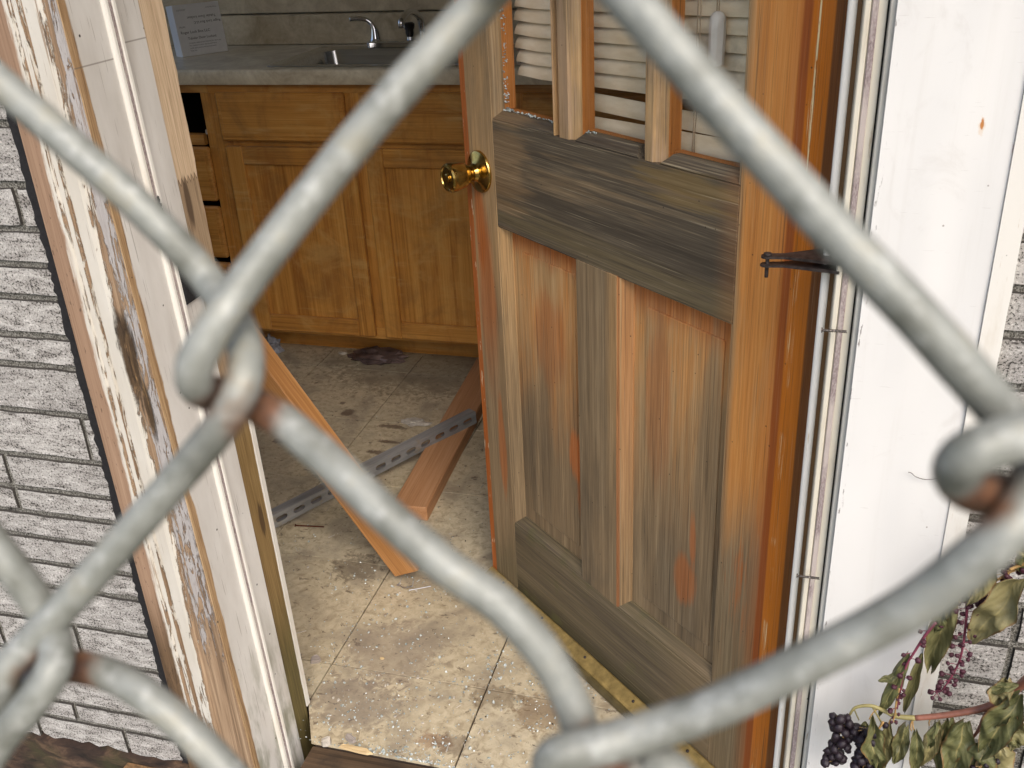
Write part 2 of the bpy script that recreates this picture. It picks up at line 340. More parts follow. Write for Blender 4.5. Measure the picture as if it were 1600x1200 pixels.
def pile_mat():
    g = G('weatherstrip_pile'); v = g.obj
    n1 = g.noise(g.map(v, (700, 700, 260)), 1, 3, .7); n2 = g.noise(g.map(v, (40, 40, 12)), 1, 4, .6)
    c = g.ramp(n1, [(0.3, srgb(112, 96, 96)), (0.6, srgb(168, 154, 152)), (0.75, srgb(206, 196, 190))])
    c = g.mix(g.step(n2, .45, .65), c, srgb(186, 174, 168))
    return g.out(c, .95, normal=g.bump(n1, .6, .001))
M['pile'] = pile_mat()
def trim_mat(name, col, dirt):
    g = G(name); v = g.obj; n1 = g.noise(g.map(v, (30, 30, 6)), 1, 6, .65); n2 = g.noise(g.map(v, (160, 160, 14)), 1, 4, .6)
    c = g.mix(g.ma('MULTIPLY', g.step(n1, .5, .75), .45), col, dirt)
    c = g.mix(g.ma('MULTIPLY', g.step(n2, .66, .72), .8), c, dirt)
    d = g.step(g.voro(g.map(v, (34, 34, 34)), 1), 0.05, 0.035); c = g.mix(d, c, srgb(60, 50, 40))
    return g.out(c, .42, normal=g.bump(n2, .15, .0006))
M['trim_white'] = trim_mat('trim_white', srgb(228, 224, 216), srgb(190, 172, 146))
M['bulb'] = trim_mat('bulb_vinyl', srgb(246, 242, 234), srgb(206, 190, 164))
M['trim_cream'] = trim_mat('trim_cream', srgb(214, 208, 192), srgb(176, 160, 134))
M['trim_grey'] = trim_mat('trim_grey', srgb(196, 194, 186), srgb(126, 112, 96))
M['trim_groove'] = trim_mat('trim_groove', srgb(150, 118, 82), srgb(100, 78, 56))
M['black_seal'] = plain('black_seal', srgb(36, 34, 32), .7)

def panel_mat():
    g = G('white_sheet_metal'); v = g.obj
    n1 = g.noise(g.map(v, (5, 5, 3)), 1, 4, .55)
    c = g.ramp(n1, [(0.3, srgb(222, 220, 217)), (0.7, srgb(230, 228, 225))])
    spot = g.blob(v, (0.1688, 0, 1.1037), (0.0016, 0, 0.0055), g.noise(g.map(v, (300, 300, 200)), 1, 3), .7); c = g.mix(spot, c, srgb(178, 100, 40))
    halo = g.blob(v, (0.1688, 0, 1.101), (0.003, 0, 0.009), g.noise(g.map(v, (300, 300, 200)), 1, 3), .9); c = g.mix(g.ma('MULTIPLY', halo, .3), c, srgb(214, 170, 110))
    d = g.step(g.voro(g.map(v, (26, 26, 26)), 1), 0.032, 0.02); c = g.mix(g.ma('MULTIPLY', d, .7), c, srgb(120, 104, 90))
    sc = g.ma('MULTIPLY', g.step(g.noise(g.map(v, (40, 40, 800)), 1, 2, .5), .72, .75), .25); c = g.mix(sc, c, srgb(150, 140, 130))
    gr = g.ma('MULTIPLY', g.step(g.noise(g.map(v, (70, 70, 3)), 1, 5, .65, .4), .54, .74), .08); c = g.mix(gr, c, srgb(176, 168, 154))
    sm = g.ma('MULTIPLY', g.step(g.noise(g.map(v, (16, 16, 12)), 1, 6, .7, .6), .56, .72), .14); c = g.mix(sm, c, srgb(170, 160, 150))
    e = g.ma('MULTIPLY', g.blob(v, (0.0826, 0, .8), (0.0045, 0, 3)), g.step(g.noise(g.map(v, (200, 200, 40)), 1, 4, .6), .6, .66)); c = g.mix(g.ma('MULTIPLY', e, .8), c, srgb(110, 100, 96))
    e = g.ma('MULTIPLY', g.blob(v, (0.1972, 0, .8), (0.003, 0, 3)), g.step(g.noise(g.map(v, (160, 160, 30)), 1, 4, .6), .62, .68)); c = g.mix(g.ma('MULTIPLY', e, .7), c, srgb(170, 130, 120))
    return g.out(c, .38, normal=g.bump(g.noise(g.map(v, (22, 22, 10)), 1, 3), .08, .002))
M['panel'] = panel_mat()

def brick_mat():
    g = G('granule_brick_face'); v = g.obj; r = g.rnd()
    v2 = g.n('ShaderNodeVectorMath', operation='ADD'); g.put(v2.inputs[0], v); g.put(v2.inputs[1], g.comb(g.ma('MULTIPLY', r, 31), 0, g.ma('MULTIPLY', r, 17))); v2 = v2.outputs[0]
    n1 = g.noise(g.map(v2, (300, 300, 340)), 1, 3, .75)
    n2 = g.noise(g.map(v2, (26, 26, 80), rot=(0, R(-12), 0)), 1, 5, .65, .5)
    comb_ = g.noise(g.map(v2, (30, 30, 330), rot=(0, R(-9), 0)), 1, 4, .65)
    base = g.ramp(n2, [(0.28, srgb(132, 127, 122)), (0.5, srgb(172, 168, 163)), (0.72, srgb(194, 191, 186))])
    base = g.mix(g.ma('MULTIPLY', g.step(g.rnd(), .2, .9), .35), base, srgb(146, 142, 138))
    thr = g.ma('ADD', n1, g.ma('MULTIPLY', g.ma('SUBTRACT', n2, .5), 0.35))
    c = g.mix(g.ma('MULTIPLY', g.step(thr, .46, .40), .92), base, srgb(34, 30, 27))
    c = g.mix(g.ma('MULTIPLY', g.step(thr, .57, .66), .8), c, srgb(226, 221, 217))
    c = g.mix(g.ma('MULTIPLY', g.step(comb_, .4, .3), .4), c, srgb(62, 54, 48))
    worn = g.step(g.noise(g.map(v2, (42, 42, 60)), 1, 5, .7), .3, .24); c = g.mix(worn, c, srgb(28, 25, 23))
    return g.out(c, .95, normal=g.bump(n1, .4, .0010), spec=.2)
M['brick'] = brick_mat()
g = G('mortar_felt'); n1 = g.noise(g.map(g.pos, (480, 480, 480)), 1, 4, .7); n2 = g.noise(g.map(g.pos, (25, 25, 25)), 1, 4, .6)
c = g.ramp(n1, [(0.38, srgb(52, 49, 45)), (0.52, srgb(118, 115, 107)), (0.68, srgb(168, 165, 158))])
M['mortar'] = g.out(g.mix(g.step(n2, .62, .8), c, srgb(30, 27, 24)), .95, normal=g.bump(n1, .6, .001), spec=.2)
M['tar'] = plain('black_tar', srgb(32, 30, 32), .85, vary=.25, scale=200, bumpk=.6)
M['brick_side'] = plain('granule_brick_edge', srgb(62, 58, 53), .95, vary=.3, scale=300, bumpk=.5)

def floor_mat():
    g = G('dirty_vinyl_tile'); v = g.pos; X = g.sep(v); r = g.rnd()
    n1 = g.noise(g.map(v, (9, 9, 1)), 1, 6, .62, .3); n2 = g.noise(g.map(v, (55, 55, 1)), 1, 5, .68, .6); n3 = g.noise(g.map(v, (260, 260, 1)), 1, 3, .7)
    c = g.ramp(n2, [(0.3, srgb(152, 138, 114)), (0.5, srgb(190, 177, 150)), (0.7, srgb(214, 202, 174))])
    c = g.mix(g.ma('MULTIPLY', g.step(n1, .45, .68), .5), c, srgb(148, 138, 122))
    c = g.mix(g.ma('MULTIPLY', r, .22), c, srgb(164, 144, 112))
    d = g.ma('MULTIPLY', g.step(g.ma('ADD', g.ma('MULTIPLY', n1, .5), g.ma('MULTIPLY', n2, .5)), .51, .62), .42)
    c = g.mix(d, c, srgb(104, 90, 76))
    sp = g.ma('MULTIPLY', g.step(g.noise(g.map(v, (40, 60, 1)), 1, 6, .75, .4), .575, .65), .7); c = g.mix(sp, c, srgb(76, 58, 46))
    c = g.mix(g.ma('MULTIPLY', g.step(n3, .62, .72), .4), c, srgb(96, 82, 66))
    for (bx, by, rx, ry, col, a) in ((-0.525, 1.165, .035, .02, srgb(126, 78, 42), .55), (-0.49, 1.165, .04, .025, srgb(84, 68, 58), .6), (-0.70, 1.22, .09, .07, srgb(96, 84, 84), .5), (-0.45, 1.29, .06, .03, srgb(78, 56, 34), .6), (-0.86, 1.60, .06, .05, srgb(64, 50, 40), .7), (-0.36, 1.27, .05, .05, srgb(110, 80, 46), .6), (-0.68, 1.36, .1, .1, srgb(120, 106, 98), .5), (-1.05, 2.6, .35, .2, srgb(84, 72, 54), .5)):
        c = g.mix(g.ma('MULTIPLY', g.blob(v, (bx, by, 0), (rx, ry, 0), n2, 1.2), a * .75), c, col)
    for (bx, by, rx, ry) in ((-1.02, 2.22, .05, .012), (-1.0, 2.14, .035, .009), (-0.99, 2.08, .05, .012), (-1.18, 2.28, .02, .022), (-1.30, 2.09, .022, .018), (-1.34, 2.27, .03, .01), (-1.22, 2.33, .01, .01)):
        c = g.mix(g.ma('MULTIPLY', g.blob(v, (bx, by, 0), (rx, ry, 0), n2, .9), .7), c, srgb(74, 50, 38))
    return g.out(c, g.ramp(n1, [(0.3, (.42,) * 3 + (1,)), (0.7, (.7,) * 3 + (1,))]), normal=g.bump(n2, .12, .0008))
M['tile'] = floor_mat()
M['grout'] = plain('floor_joint', srgb(52, 40, 30), .9)

def oak(name, axis, k=1):
    g = G(name); v = g.obj
    o = g.ma('MULTIPLY', g.rnd(), 23.0); x = g.n('ShaderNodeVectorMath', operation='ADD'); g.put(x.inputs[0], v); g.put(x.inputs[1], g.comb(o, o, o)); vv = x.outputs[0]
    f, b = grain(g, vv, axis, .55); t = g.ma('ADD', g.ma('MULTIPLY', f, .45), g.ma('MULTIPLY', b, .55))
    c = g.ramp(t, [(0.34, srgb(146, 92, 36)), (0.5, srgb(196, 136, 62)), (0.66, srgb(216, 162, 86))])
    d = g.noise(g.map(vv, (6, 6, 6)), 1, 6, .68, .5)
    c = g.mix(g.ma('MULTIPLY', g.step(d, .45, .7), .5), c, srgb(124, 88, 50))
    c = g.mix(g.ma('MULTIPLY', g.step(g.noise(g.map(vv, (16, 16, 3)), 1, 5, .6), .55, .7), .45), c, srgb(140, 76, 28))
    c = g.mix(g.ma('MULTIPLY', g.step(g.noise(g.map(vv, (3, 30, 30)), 1, 5, .6), .58, .75), .6), c, srgb(216, 182, 122))
    c = g.mix(g.ma('MULTIPLY', g.step(g.noise(g.map(vv, (5, 5, 9)), 1, 6, .7, .8), .5, .68), .55), c, srgb(206, 162, 96))
    return g.out(c, .42, normal=g.bump(t, .2, .0006))
M['oak_v'] = oak('oak_upright_grain', 'z'); M['oak_h'] = oak('oak_level_grain', 'x')
M['dark_void'] = plain('dark_cabinet_inside', srgb(30, 22, 16), .9)

def laminate(name, a, b, rough):
    g = G(name); v = g.pos; n1 = g.noise(g.map(v, (9, 9, 9)), 1, 6, .65, 1.2); n2 = g.noise(g.map(v, (60, 60, 60)), 1, 5, .7)
    c = g.ramp(g.ma('ADD', g.ma('MULTIPLY', n1, .7), g.ma('MULTIPLY', n2, .3)), [(0.36, a), (0.62, b)])
    return g.out(c, rough, normal=g.bump(n2, .04, .0005))
M['counter'] = laminate('stone_laminate', srgb(184, 170, 144), srgb(228, 218, 194), .3)
M['splash'] = laminate('stone_laminate_wall', srgb(168, 150, 120), srgb(212, 196, 166), .4)
def steel(name, rough):
    g = G(name); n1 = g.noise(g.map(g.obj, (3, 140, 140)), 1, 4, .6); return g.out(g.ramp(n1, [(0.3, (.55, .55, .55, 1)), (0.7, (.75, .75, .73, 1))]), rough, 1.0)
M['steel'] = steel('sink_steel', .24)
M['chrome'] = plain('chrome', (.75, .75, .76, 1), .08, 1.0, vary=.05, bumpk=.02)
M['chrome_dull'] = plain('dull_dark_metal', srgb(70, 66, 62), .3, .8)
def brass():
    g = G('polished_brass'); n1 = g.noise(g.map(g.obj, (90, 90, 90)), 1, 4, .6)
    return g.out(g.ramp(n1, [(0.35, srgb(170, 134, 68)), (0.65, srgb(208, 176, 104))]), g.ramp(n1, [(0.4, (.12,) * 3 + (1,)), (0.75, (.3,) * 3 + (1,))]), 1.0, g.bump(n1, .03, .0004))
M['brass'] = brass()
M['gold_sweep'] = plain('gold_anodised_aluminium', srgb(176, 150, 92), .4, .5, vary=.2, scale=60)
M['sweep_vinyl'] = plain('brown_vinyl', srgb(92, 80, 50), .5, vary=.2)
M['fir_orange'] = wood('new_fir_timber', 'x', (srgb(126, 82, 42), srgb(174, 122, 70), srgb(200, 152, 100)), 1.0, .6, .3)
M['fir_pink'] = wood('pink_fir_timber', 'x', (srgb(140, 96, 62), srgb(174, 126, 86), srgb(194, 150, 112)), 1.0, .65, .3)
def strut_mat():
    g = G('galvanised_strut'); n1 = g.noise(g.map(g.obj, (6, 60, 60)), 1, 5, .6); n2 = g.noise(g.map(g.obj, (24, 24, 24)), 1, 5, .65)
    c = g.ramp(n1, [(0.3, srgb(118, 118, 119)), (0.7, srgb(158, 157, 155))]); c = g.mix(g.ma('MULTIPLY', g.step(n2, .56, .7), .6), c, srgb(156, 140, 112))
    return g.out(c, .5, .25, g.bump(n2, .1, .0006))
M['strut'] = strut_mat()
M['iron'] = plain('dark_rusty_iron', srgb(74, 66, 64), .5, .6, vary=.35, scale=120, bumpk=.3)
M['screw'] = plain('steel_screw', srgb(126, 118, 112), .38, .9, vary=.25, scale=400)
M['rust'] = plain('rusty_nail', srgb(96, 52, 34), .8, .3, vary=.3, scale=300)
M['silver'] = plain('bright_nail', srgb(196, 196, 200), .3, .9)

def fence_mat():
    g = G('weathered_galvanised_wire'); v = g.obj
    n1 = g.noise(g.map(v, (190, 190, 190)), 1, 5, .65); n2 = g.noise(g.map(v, (420, 420, 420)), 1, 4, .65)
    c = g.ramp(n1, [(0.3, srgb(112, 113, 104)), (0.7, srgb(160, 162, 156))])
    c = g.mix(g.ma('MULTIPLY', g.step(n2, .54, .68), .4), c, srgb(190, 191, 186))
    c = g.mix(g.ma('MULTIPLY', g.step(n1, .52, .68), .45), c, srgb(128, 120, 94))
    a = g.n('ShaderNodeAttribute', attribute_name='rust').outputs['Fac']
    rr = g.step(g.ma('ADD', a, g.ma('MULTIPLY', g.ma('SUBTRACT', n1, .5), .9)), .42, .8)
    c = g.mix(g.ma('MULTIPLY', rr, .9), c, g.ramp(n2, [(0.3, srgb(56, 32, 20)), (0.6, srgb(112, 68, 38)), (0.8, srgb(160, 124, 80))]))
    return g.out(c, .5, g.ma('SUBTRACT', .15, g.ma('MULTIPLY', rr, .15)), g.bump(n2, .35, .0005))
M['wire'] = fence_mat()

def blind_mat():
    g = G('yellowed_blind_vinyl'); v = g.obj; n1 = g.noise(g.map(v, (14, 14, 60)), 1, 5, .6)
    c = g.ramp(n1, [(0.35, srgb(222, 206, 174)), (0.7, srgb(244, 232, 206))])
    sm = g.blob(v, (0.535, 0, 1.11), (0.05, 0, .05), g.noise(g.map(v, (30, 30, 30)), 1, 4), .8); c = g.mix(g.ma('MULTIPLY', sm, .45), c, srgb(110, 98, 82))
    return g.out(c, .42)
M['blind'] = blind_mat()
M['blind_white'] = plain('white_blind_plastic', srgb(214, 208, 200), .4, vary=.06)
M['cord'] = plain('dirty_cord', srgb(170, 150, 124), .9)
def glass_mat():
    g = G('window_glass'); nt = g.t
    tr = g.n('ShaderNodeBsdfTransparent'); tr.inputs[0].default_value = (.96, .965, .96, 1); gl = g.n('ShaderNodeBsdfGlossy'); gl.inputs['Roughness'].default_value = .03
    fr = g.n('ShaderNodeFresnel'); fr.inputs[0].default_value = 1.45
    bf = g.ma('SUBTRACT', 1.0, g.n('ShaderNodeNewGeometry').outputs['Backfacing']); fac = g.ma('MULTIPLY', fr.outputs[0], bf)
    mx = g.n('ShaderNodeMixShader'); nt.links.new(fac, mx.inputs[0]); nt.links.new(tr.outputs[0], mx.inputs[1]); nt.links.new(gl.outputs[0], mx.inputs[2])
    nt.links.new(mx.outputs[0], nt.nodes['Material Output'].inputs[0]); return g.m
M['glass'] = glass_mat()
g = G('glass_crumbs'); M['crumb'] = g.out(g.ramp(g.noise(g.map(g.pos, (120, 120, 120)), 1, 2), [(0.4, srgb(160, 170, 166)), (0.6, srgb(232, 240, 238))]), .06, spec=.9, **{'Transmission Weight': .3})
M['paper'] = plain('white_card', srgb(222, 222, 224), .7, vary=.03)
M['ink'] = plain('printed_ink', srgb(40, 40, 44), .8)
M['ink_grey'] = plain('printed_grey_ink', srgb(120, 120, 126), .8)
M['chip_white'] = plain('flaked_white_paint', srgb(188, 180, 168), .8, vary=.15, scale=90, bumpk=.5)
M['chip_wood'] = wood('split_pale_wood', 'x', (srgb(170, 142, 100), srgb(206, 180, 136), srgb(222, 200, 160)), 1.4, .75, .5)
M['chip_grey'] = wood('grey_splinter', 'x', (srgb(110, 100, 94), srgb(158, 148, 140), srgb(190, 182, 174)), 1.6, .8, .6)
M['crumple'] = plain('dark_crumpled_plastic', srgb(104, 88, 84), .35, vary=.4, scale=18)
M['bag'] = plain('clear_crumpled_bag', srgb(150, 152, 160), .25, vary=.3, scale=30)
M['red_block'] = plain('pink_brick_scrap', srgb(140, 92, 78), .9, vary=.25, scale=60, bumpk=.5)
M['hair'] = plain('dry_tendril', srgb(74, 56, 50), .7)
M['sill'] = wood('threshold_oak', 'x', (srgb(50, 38, 26), srgb(80, 62, 44), srgb(112, 90, 66)), .8, .7, .4, srgb(40, 33, 26))
g = G('mossy_footing'); n1 = g.noise(g.map(g.pos, (18, 18, 40)), 1, 6, .65, .6); n2 = g.noise(g.map(g.pos, (9, 9, 9)), 1, 5, .6)
c = g.ramp(n1, [(0.3, srgb(28, 19, 15)), (0.5, srgb(62, 46, 36)), (0.7, srgb(112, 88, 68))])
M['footing'] = g.out(g.mix(g.ma('MULTIPLY', g.step(n2, .5, .7), .6), c, srgb(60, 62, 32)), .95, normal=g.bump(n1, 1, .004))
M['ply_edge'] = plain('fibrous_board', srgb(132, 100, 66), .95, vary=.3, scale=140, bumpk=.8)
M['plaster'] = plain('kitchen_plaster', srgb(222, 216, 204), .85, vary=.08, scale=6)
M['ceiling'] = plain('ceiling_paint', srgb(232, 230, 224), .9, vary=.05, scale=5)
g = G('yard_soil'); n1 = g.noise(g.map(g.pos, (3, 3, 3)), 1, 8, .7); n2 = g.noise(g.map(g.pos, (40, 40, 40)), 1, 4, .6)
M['yard'] = g.out(g.mix(g.step(n2, .4, .7), g.ramp(n1, [(0.35, srgb(66, 58, 44)), (0.65, srgb(98, 92, 74))]), srgb(70, 78, 48)), .95, normal=g.bump(n2, .8, .01))

def leaf_mat():
    g = G('wilted_leaf'); v = g.obj; r = g.rnd(); uv = g.n('ShaderNodeAttribute', attribute_name='leaf').outputs['Vector']; U = g.sep(uv)
    n1 = g.noise(g.map(v, (45, 45, 45)), 1, 5, .65); n2 = g.noise(g.map(v, (180, 180, 180)), 1, 4, .6)
    c = g.ramp(n1, [(0.3, srgb(76, 78, 46)), (0.5, srgb(94, 95, 58)), (0.7, srgb(116, 114, 74))])
    c = g.mix(g.ma('MULTIPLY', g.step(r, .45, 1.0), .65), c, srgb(148, 136, 96))
    c = g.mix(g.ma('MULTIPLY', g.step(n2, .58, .75), .5), c, srgb(112, 92, 54))
    mid = g.step(g.ma('ABSOLUTE', U[0]), .07, .03); c = g.mix(g.ma('MULTIPLY', mid, .6), c, srgb(154, 142, 94))
    side = g.ma('PINGPONG', g.ma('SUBTRACT', g.ma('MULTIPLY', U[1], 9), g.ma('MULTIPLY', g.ma('ABSOLUTE', U[0]), 2.2)), .5)
    c = g.mix(g.ma('MULTIPLY', g.step(side, .06, .02), .35), c, srgb(140, 136, 94))
    e = g.step(g.ma('ADD', g.ma('ABSOLUTE', U[0]), g.ma('MULTIPLY', g.ma('SUBTRACT', n1, .5), .5)), .86, 1.0); c = g.mix(g.ma('MULTIPLY', e, .7), c, srgb(112, 76, 40))
    h = g.ma('ADD', n1, g.ma('MULTIPLY', side, -.6))
    return g.out(c, .55, normal=g.bump(h, .6, .002), **{'Subsurface Weight': 0.0})
M['leaf'] = leaf_mat()
M['stem_red'] = plain('red_stem', srgb(136, 88, 72), .5, vary=.2, scale=60)
M['stem_yellow'] = plain('yellow_stem', srgb(148, 138, 88), .55, vary=.15, scale=60)
M['stem_pink'] = plain('magenta_raceme', srgb(124, 56, 76), .5, vary=.2, scale=60)
M['stem_tan'] = plain('tan_raceme', srgb(186, 148, 92), .6, vary=.2, scale=60)
M['berry'] = plain('dark_berry', srgb(38, 26, 36), .48, vary=.35, scale=160, bumpk=.4)
M['berry_red'] = plain('maroon_berry', srgb(74, 30, 46), .55, vary=.35, scale=160, bumpk=.4)

# ------------------------------------------------------------------ geometry helpers
def link(name, me, mats, parent=None):
    o = bpy.data.objects.new(name, me); COL.objects.link(o)
    if mats is not None and not me.materials:
        for m in (mats if isinstance(mats, (list, tuple)) else [mats]): me.materials.append(m)
    if parent: o.parent = parent
    return o
def obj(name, bm, mats, parent=None, smooth=False, autosmooth=None):
    bmesh.ops.recalc_face_normals(bm, faces=bm.faces)
    me = bpy.data.meshes.new(name); bm.to_mesh(me); bm.free()
    if smooth or autosmooth:
        for p in me.polygons: p.use_smooth = True
        if autosmooth: me.set_sharp_from_angle(angle=R(autosmooth))
    return link(name, me, mats, parent)
def thing(name, label, cat, loc=(0, 0, 0), rotz=0, group=None):
    o = bpy.data.objects.new(name, None); COL.objects.link(o); o.location = loc; o.rotation_euler = (0, 0, rotz); o.empty_display_size = .05
    return tag(o, label, cat, group)
def tag(o, label, cat, group=None):
    o['label'] = label; o['category'] = cat
    if group: o['group'] = group
    return o
def kind(o, k): o['kind'] = k; return o
def box(bm, a, b, bev=0.0, mat=0):
    x0, y0, z0 = a; x1, y1, z1 = b
    vs = [bm.verts.new(p) for p in ((x0, y0, z0), (x1, y0, z0), (x1, y1, z0), (x0, y1, z0), (x0, y0, z1), (x1, y0, z1), (x1, y1, z1), (x0, y1, z1))]
    fs = [bm.faces.new([vs[i] for i in f]) for f in ((0, 3, 2, 1), (4, 5, 6, 7), (0, 1, 5, 4), (1, 2, 6, 5), (2, 3, 7, 6), (3, 0, 4, 7))]
    for f in fs: f.material_index = mat
    if bev > 0:
        es = list({e for f in fs for e in f.edges})
        r = bmesh.ops.bevel(bm, geom=es, offset=bev, segments=1, affect='EDGES', profile=.5)
        for f in r['faces']: f.material_index = mat
    return vs
def B(name, a, b, mats, parent=None, bev=0.0):
    bm = bmesh.new(); box(bm, a, b, bev); return obj(name, bm, mats, parent)
def tube(bm, pts, rad, n=10, caps=True, mat=0):
    pts = [Vector(p) for p in pts]; rads = rad if isinstance(rad, (list, tuple)) else [rad] * len(pts)
    t = (pts[1] - pts[0]).normalized(); up = Vector((0, 0, 1)) if abs(t.z) < .9 else Vector((1, 0, 0)); nrm = t.cross(up).normalized()
    rings = []
    for i, p in enumerate(pts):
        tn = (pts[min(i + 1, len(pts) - 1)] - pts[max(i - 1, 0)]).normalized()
        nrm = (nrm - tn * nrm.dot(tn)).normalized(); bn = tn.cross(nrm)
        rings.append([bm.verts.new(p + (nrm * math.cos(2 * math.pi * k / n) + bn * math.sin(2 * math.pi * k / n)) * rads[i]) for k in range(n)])
    for a, b in zip(rings, rings[1:]):
        for k in range(n):
            f = bm.faces.new((a[k], a[(k + 1) % n], b[(k + 1) % n], b[k])); f.material_index = mat
    if caps:
        for r_ in (rings[0], rings[-1]):
            f = bm.faces.new(r_); f.material_index = mat
    return rings
def catmull(pts, sub=6):
    pts = [tuple(p) for p in pts]; out = []
    for i in range(len(pts) - 1):
        p0 = pts[max(i - 1, 0)]; p1 = pts[i]; p2 = pts[i + 1]; p3 = pts[min(i + 2, len(pts) - 1)]
        for s in range(sub):
            t = s / sub
            out.append(tuple(.5 * ((2 * b) + (-a + c) * t + (2 * a - 5 * b + 4 * c - d) * t * t + (-a + 3 * b - 3 * c + d) * t ** 3) for a, b, c, d in zip(p0, p1, p2, p3)))
    out.append(pts[-1]); return out
def lathe(bm, prof, n=28, axis='y', org=(0, 0, 0), mat=0):
    """prof: (radius, along) ; axis y: along = -y (towards the viewer of a door face)"""
    rings = []
    for r, s in prof:
        rr = []
        for k in range(n):
            a = 2 * math.pi * k / n
            p = (r * math.cos(a), -s, r * math.sin(a)) if axis == 'y' else (r * math.cos(a), r * math.sin(a), s)
            rr.append(bm.verts.new(Vector(p) + Vector(org)))
        rings.append(rr)
    for a, b in zip(rings, rings[1:]):
        for k in range(n): bm.faces.new((a[k], a[(k + 1) % n], b[(k + 1) % n], b[k])).material_index = mat
    bm.faces.new(rings[0]).material_index = mat; bm.faces.new(rings[-1]).material_index = mat
def loft(bm, prof0, z0, prof1, z1, mats=None, segs=1, jag=None):
    """open or closed plan profile lifted from z0 to z1"""
    rows = []
    for s in range(segs + 1):
        t = s / segs; z = z0 + (z1 - z0) * t; row = []
        for i, (p, q) in enumerate(zip(prof0, prof1)):
            x = p[0] + (q[0] - p[0]) * t; y = p[1] + (q[1] - p[1]) * t
            if jag and i in jag: dx, dy = jag[i](z); x += dx; y += dy
            row.append(bm.verts.new((x, y, z)))
        rows.append(row)
    n = len(prof0)
    for a, b in zip(rows, rows[1:]):
        for k in range(n):
            f = bm.faces.new((a[k], a[(k + 1) % n], b[(k + 1) % n], b[k]))
            if mats: f.material_index = mats[k]
    bm.faces.new(rows[0]); bm.faces.new(rows[-1])

# ------------------------------------------------------------------ setting
g0 = B('ground', (-60, -60, -0.5), (60, 60, -0.25), M['yard']); kind(g0, 'structure')

FX0, FX1, FY0, FY1 = -2.6, 0.9, 1.115, 3.12
fl = thing('floor', 'dirty beige vinyl tile kitchen floor strewn with broken glass', 'floor'); del fl['category']; kind(fl, 'structure')
B('subfloor', (FX0 - .1, 1.2155, -.2), (FX1 + .1, FY1 + .1, -.005), M['grout'], fl)
B('subfloor', (-.73, FY0, -.2), (.1, 1.215, -.005), M['grout'], fl)
TP = 0.3125; tx0 = -0.472; ty0 = 1.306
tile_me = {}
def tile_mesh(wx, wy):
    key = (round(wx, 3), round(wy, 3))
    if key not in tile_me:
        bm = bmesh.new(); box(bm, (.0015, .0015, -.005), (wx - .0015, wy - .0015, 0), .0005)
        bmesh.ops.recalc_face_normals(bm, faces=bm.faces)
        me = bpy.data.meshes.new('tile'); bm.to_mesh(me); bm.free(); me.materials.append(M['tile']); tile_me[key] = me
    return tile_me[key]
xs = sorted([FX0] + [tx0 + TP * k for k in range(-6, 5) if FX0 < tx0 + TP * k < FX1] + [FX1])
ys = [FY0] + [ty0 + TP * k for k in range(0, 6)] + [FY1]
for i in range(len(xs) - 1):
    for j in range(len(ys) - 1):
        y0 = ys[j] if j or xs[i] > -.79 else 1.2155
        x0 = xs[i]
        if j == 0 and -.80 < x0 < -.77:          # tile cut away round the stud
            bm = bmesh.new(); pp = [(x0 + .0015, 1.2), (-.737, FY0 + .0015), (xs[i + 1] - .0015, FY0 + .0015), (xs[i + 1] - .0015, ys[1] - .0015), (x0 + .0015, ys[1] - .0015)]
            a_ = [bm.verts.new((x, y, -.005)) for x, y in pp]; b_ = [bm.verts.new((x, y, 0)) for x, y in pp]; bm.faces.new(a_); bm.faces.new(b_)
            for k in range(5): bm.faces.new((a_[k], a_[(k + 1) % 5], b_[(k + 1) % 5], b_[k]))
            obj('tile', bm, M['tile'], fl); continue
        o = link('tile', tile_mesh(xs[i + 1] - x0, ys[j + 1] - y0), None, fl)
        o.location = (x0, y0, random.uniform(-.0006, .0004)); o.rotation_euler = (random.uniform(-.001, .001), random.uniform(-.001, .001), 0)

def structure(name, a, b, m, label=None):
    o = B(name, a, b, m); kind(o, 'structure'); return o
structure('added_shade_roof', (-2.8, .3, 2.5), (2.6, 3.6, 2.62), M['ceiling'])  # unseen overhang, added to hold back sky light from the outer wall
structure('ceiling', (-2.75, 1.2, 2.42), (1.05, 3.3, 2.498), M['ceiling'])
bw = structure('kitchen_back_wall', (-2.75, 3.14, -.2), (1.05, 3.3, 2.42), M['plaster'])
structure('kitchen_right_wall', (.92, 1.2, -.2), (1.05, 3.14, 2.42), M['plaster'])
# left kitchen wall; window opening added beyond the frame to brighten the kitchen
lw = thing('kitchen_left_wall', 'plastered kitchen side wall with an unseen window opening added for light', 'wall'); del lw['category']; kind(lw, 'structure')
for a, b in (((-2.75, 1.2, -.2), (-2.62, 3.14, .85)), ((-2.75, 1.2, .85), (-2.62, 1.4, 2.3)), ((-2.75, 2.9, .85), (-2.62, 3.14, 2.3)), ((-2.75, 1.2, 2.3), (-2.62, 3.14, 2.42))):
    B('wall_piece', a, b, M['plaster'], lw)
# front wall core of the house, with the doorway left open
fw = thing('house_front_wall', 'timber front wall core of the house around the doorway', 'wall'); del fw['category']; kind(fw, 'structure')
B('wall_piece', (-2.75, 1.045, -.2), (-.86, 1.195, 2.496), M['plaster'], fw)
B('wall_piece', (.115, 1.045, -.2), (1.6, 1.195, 2.496), M['plaster'], fw)
B('wall_piece', (-.86, 1.045, 2.1), (.115, 1.195, 2.496), M['plaster'], fw)
fo = B('footing', (-2.75, 1.02, -.3), (-.8, 1.045, -.012), M['footing']); kind(fo, 'structure')
sill = structure('threshold', (-.733, 1.03, -.2), (.09, 1.113, -.006), M['sill'])

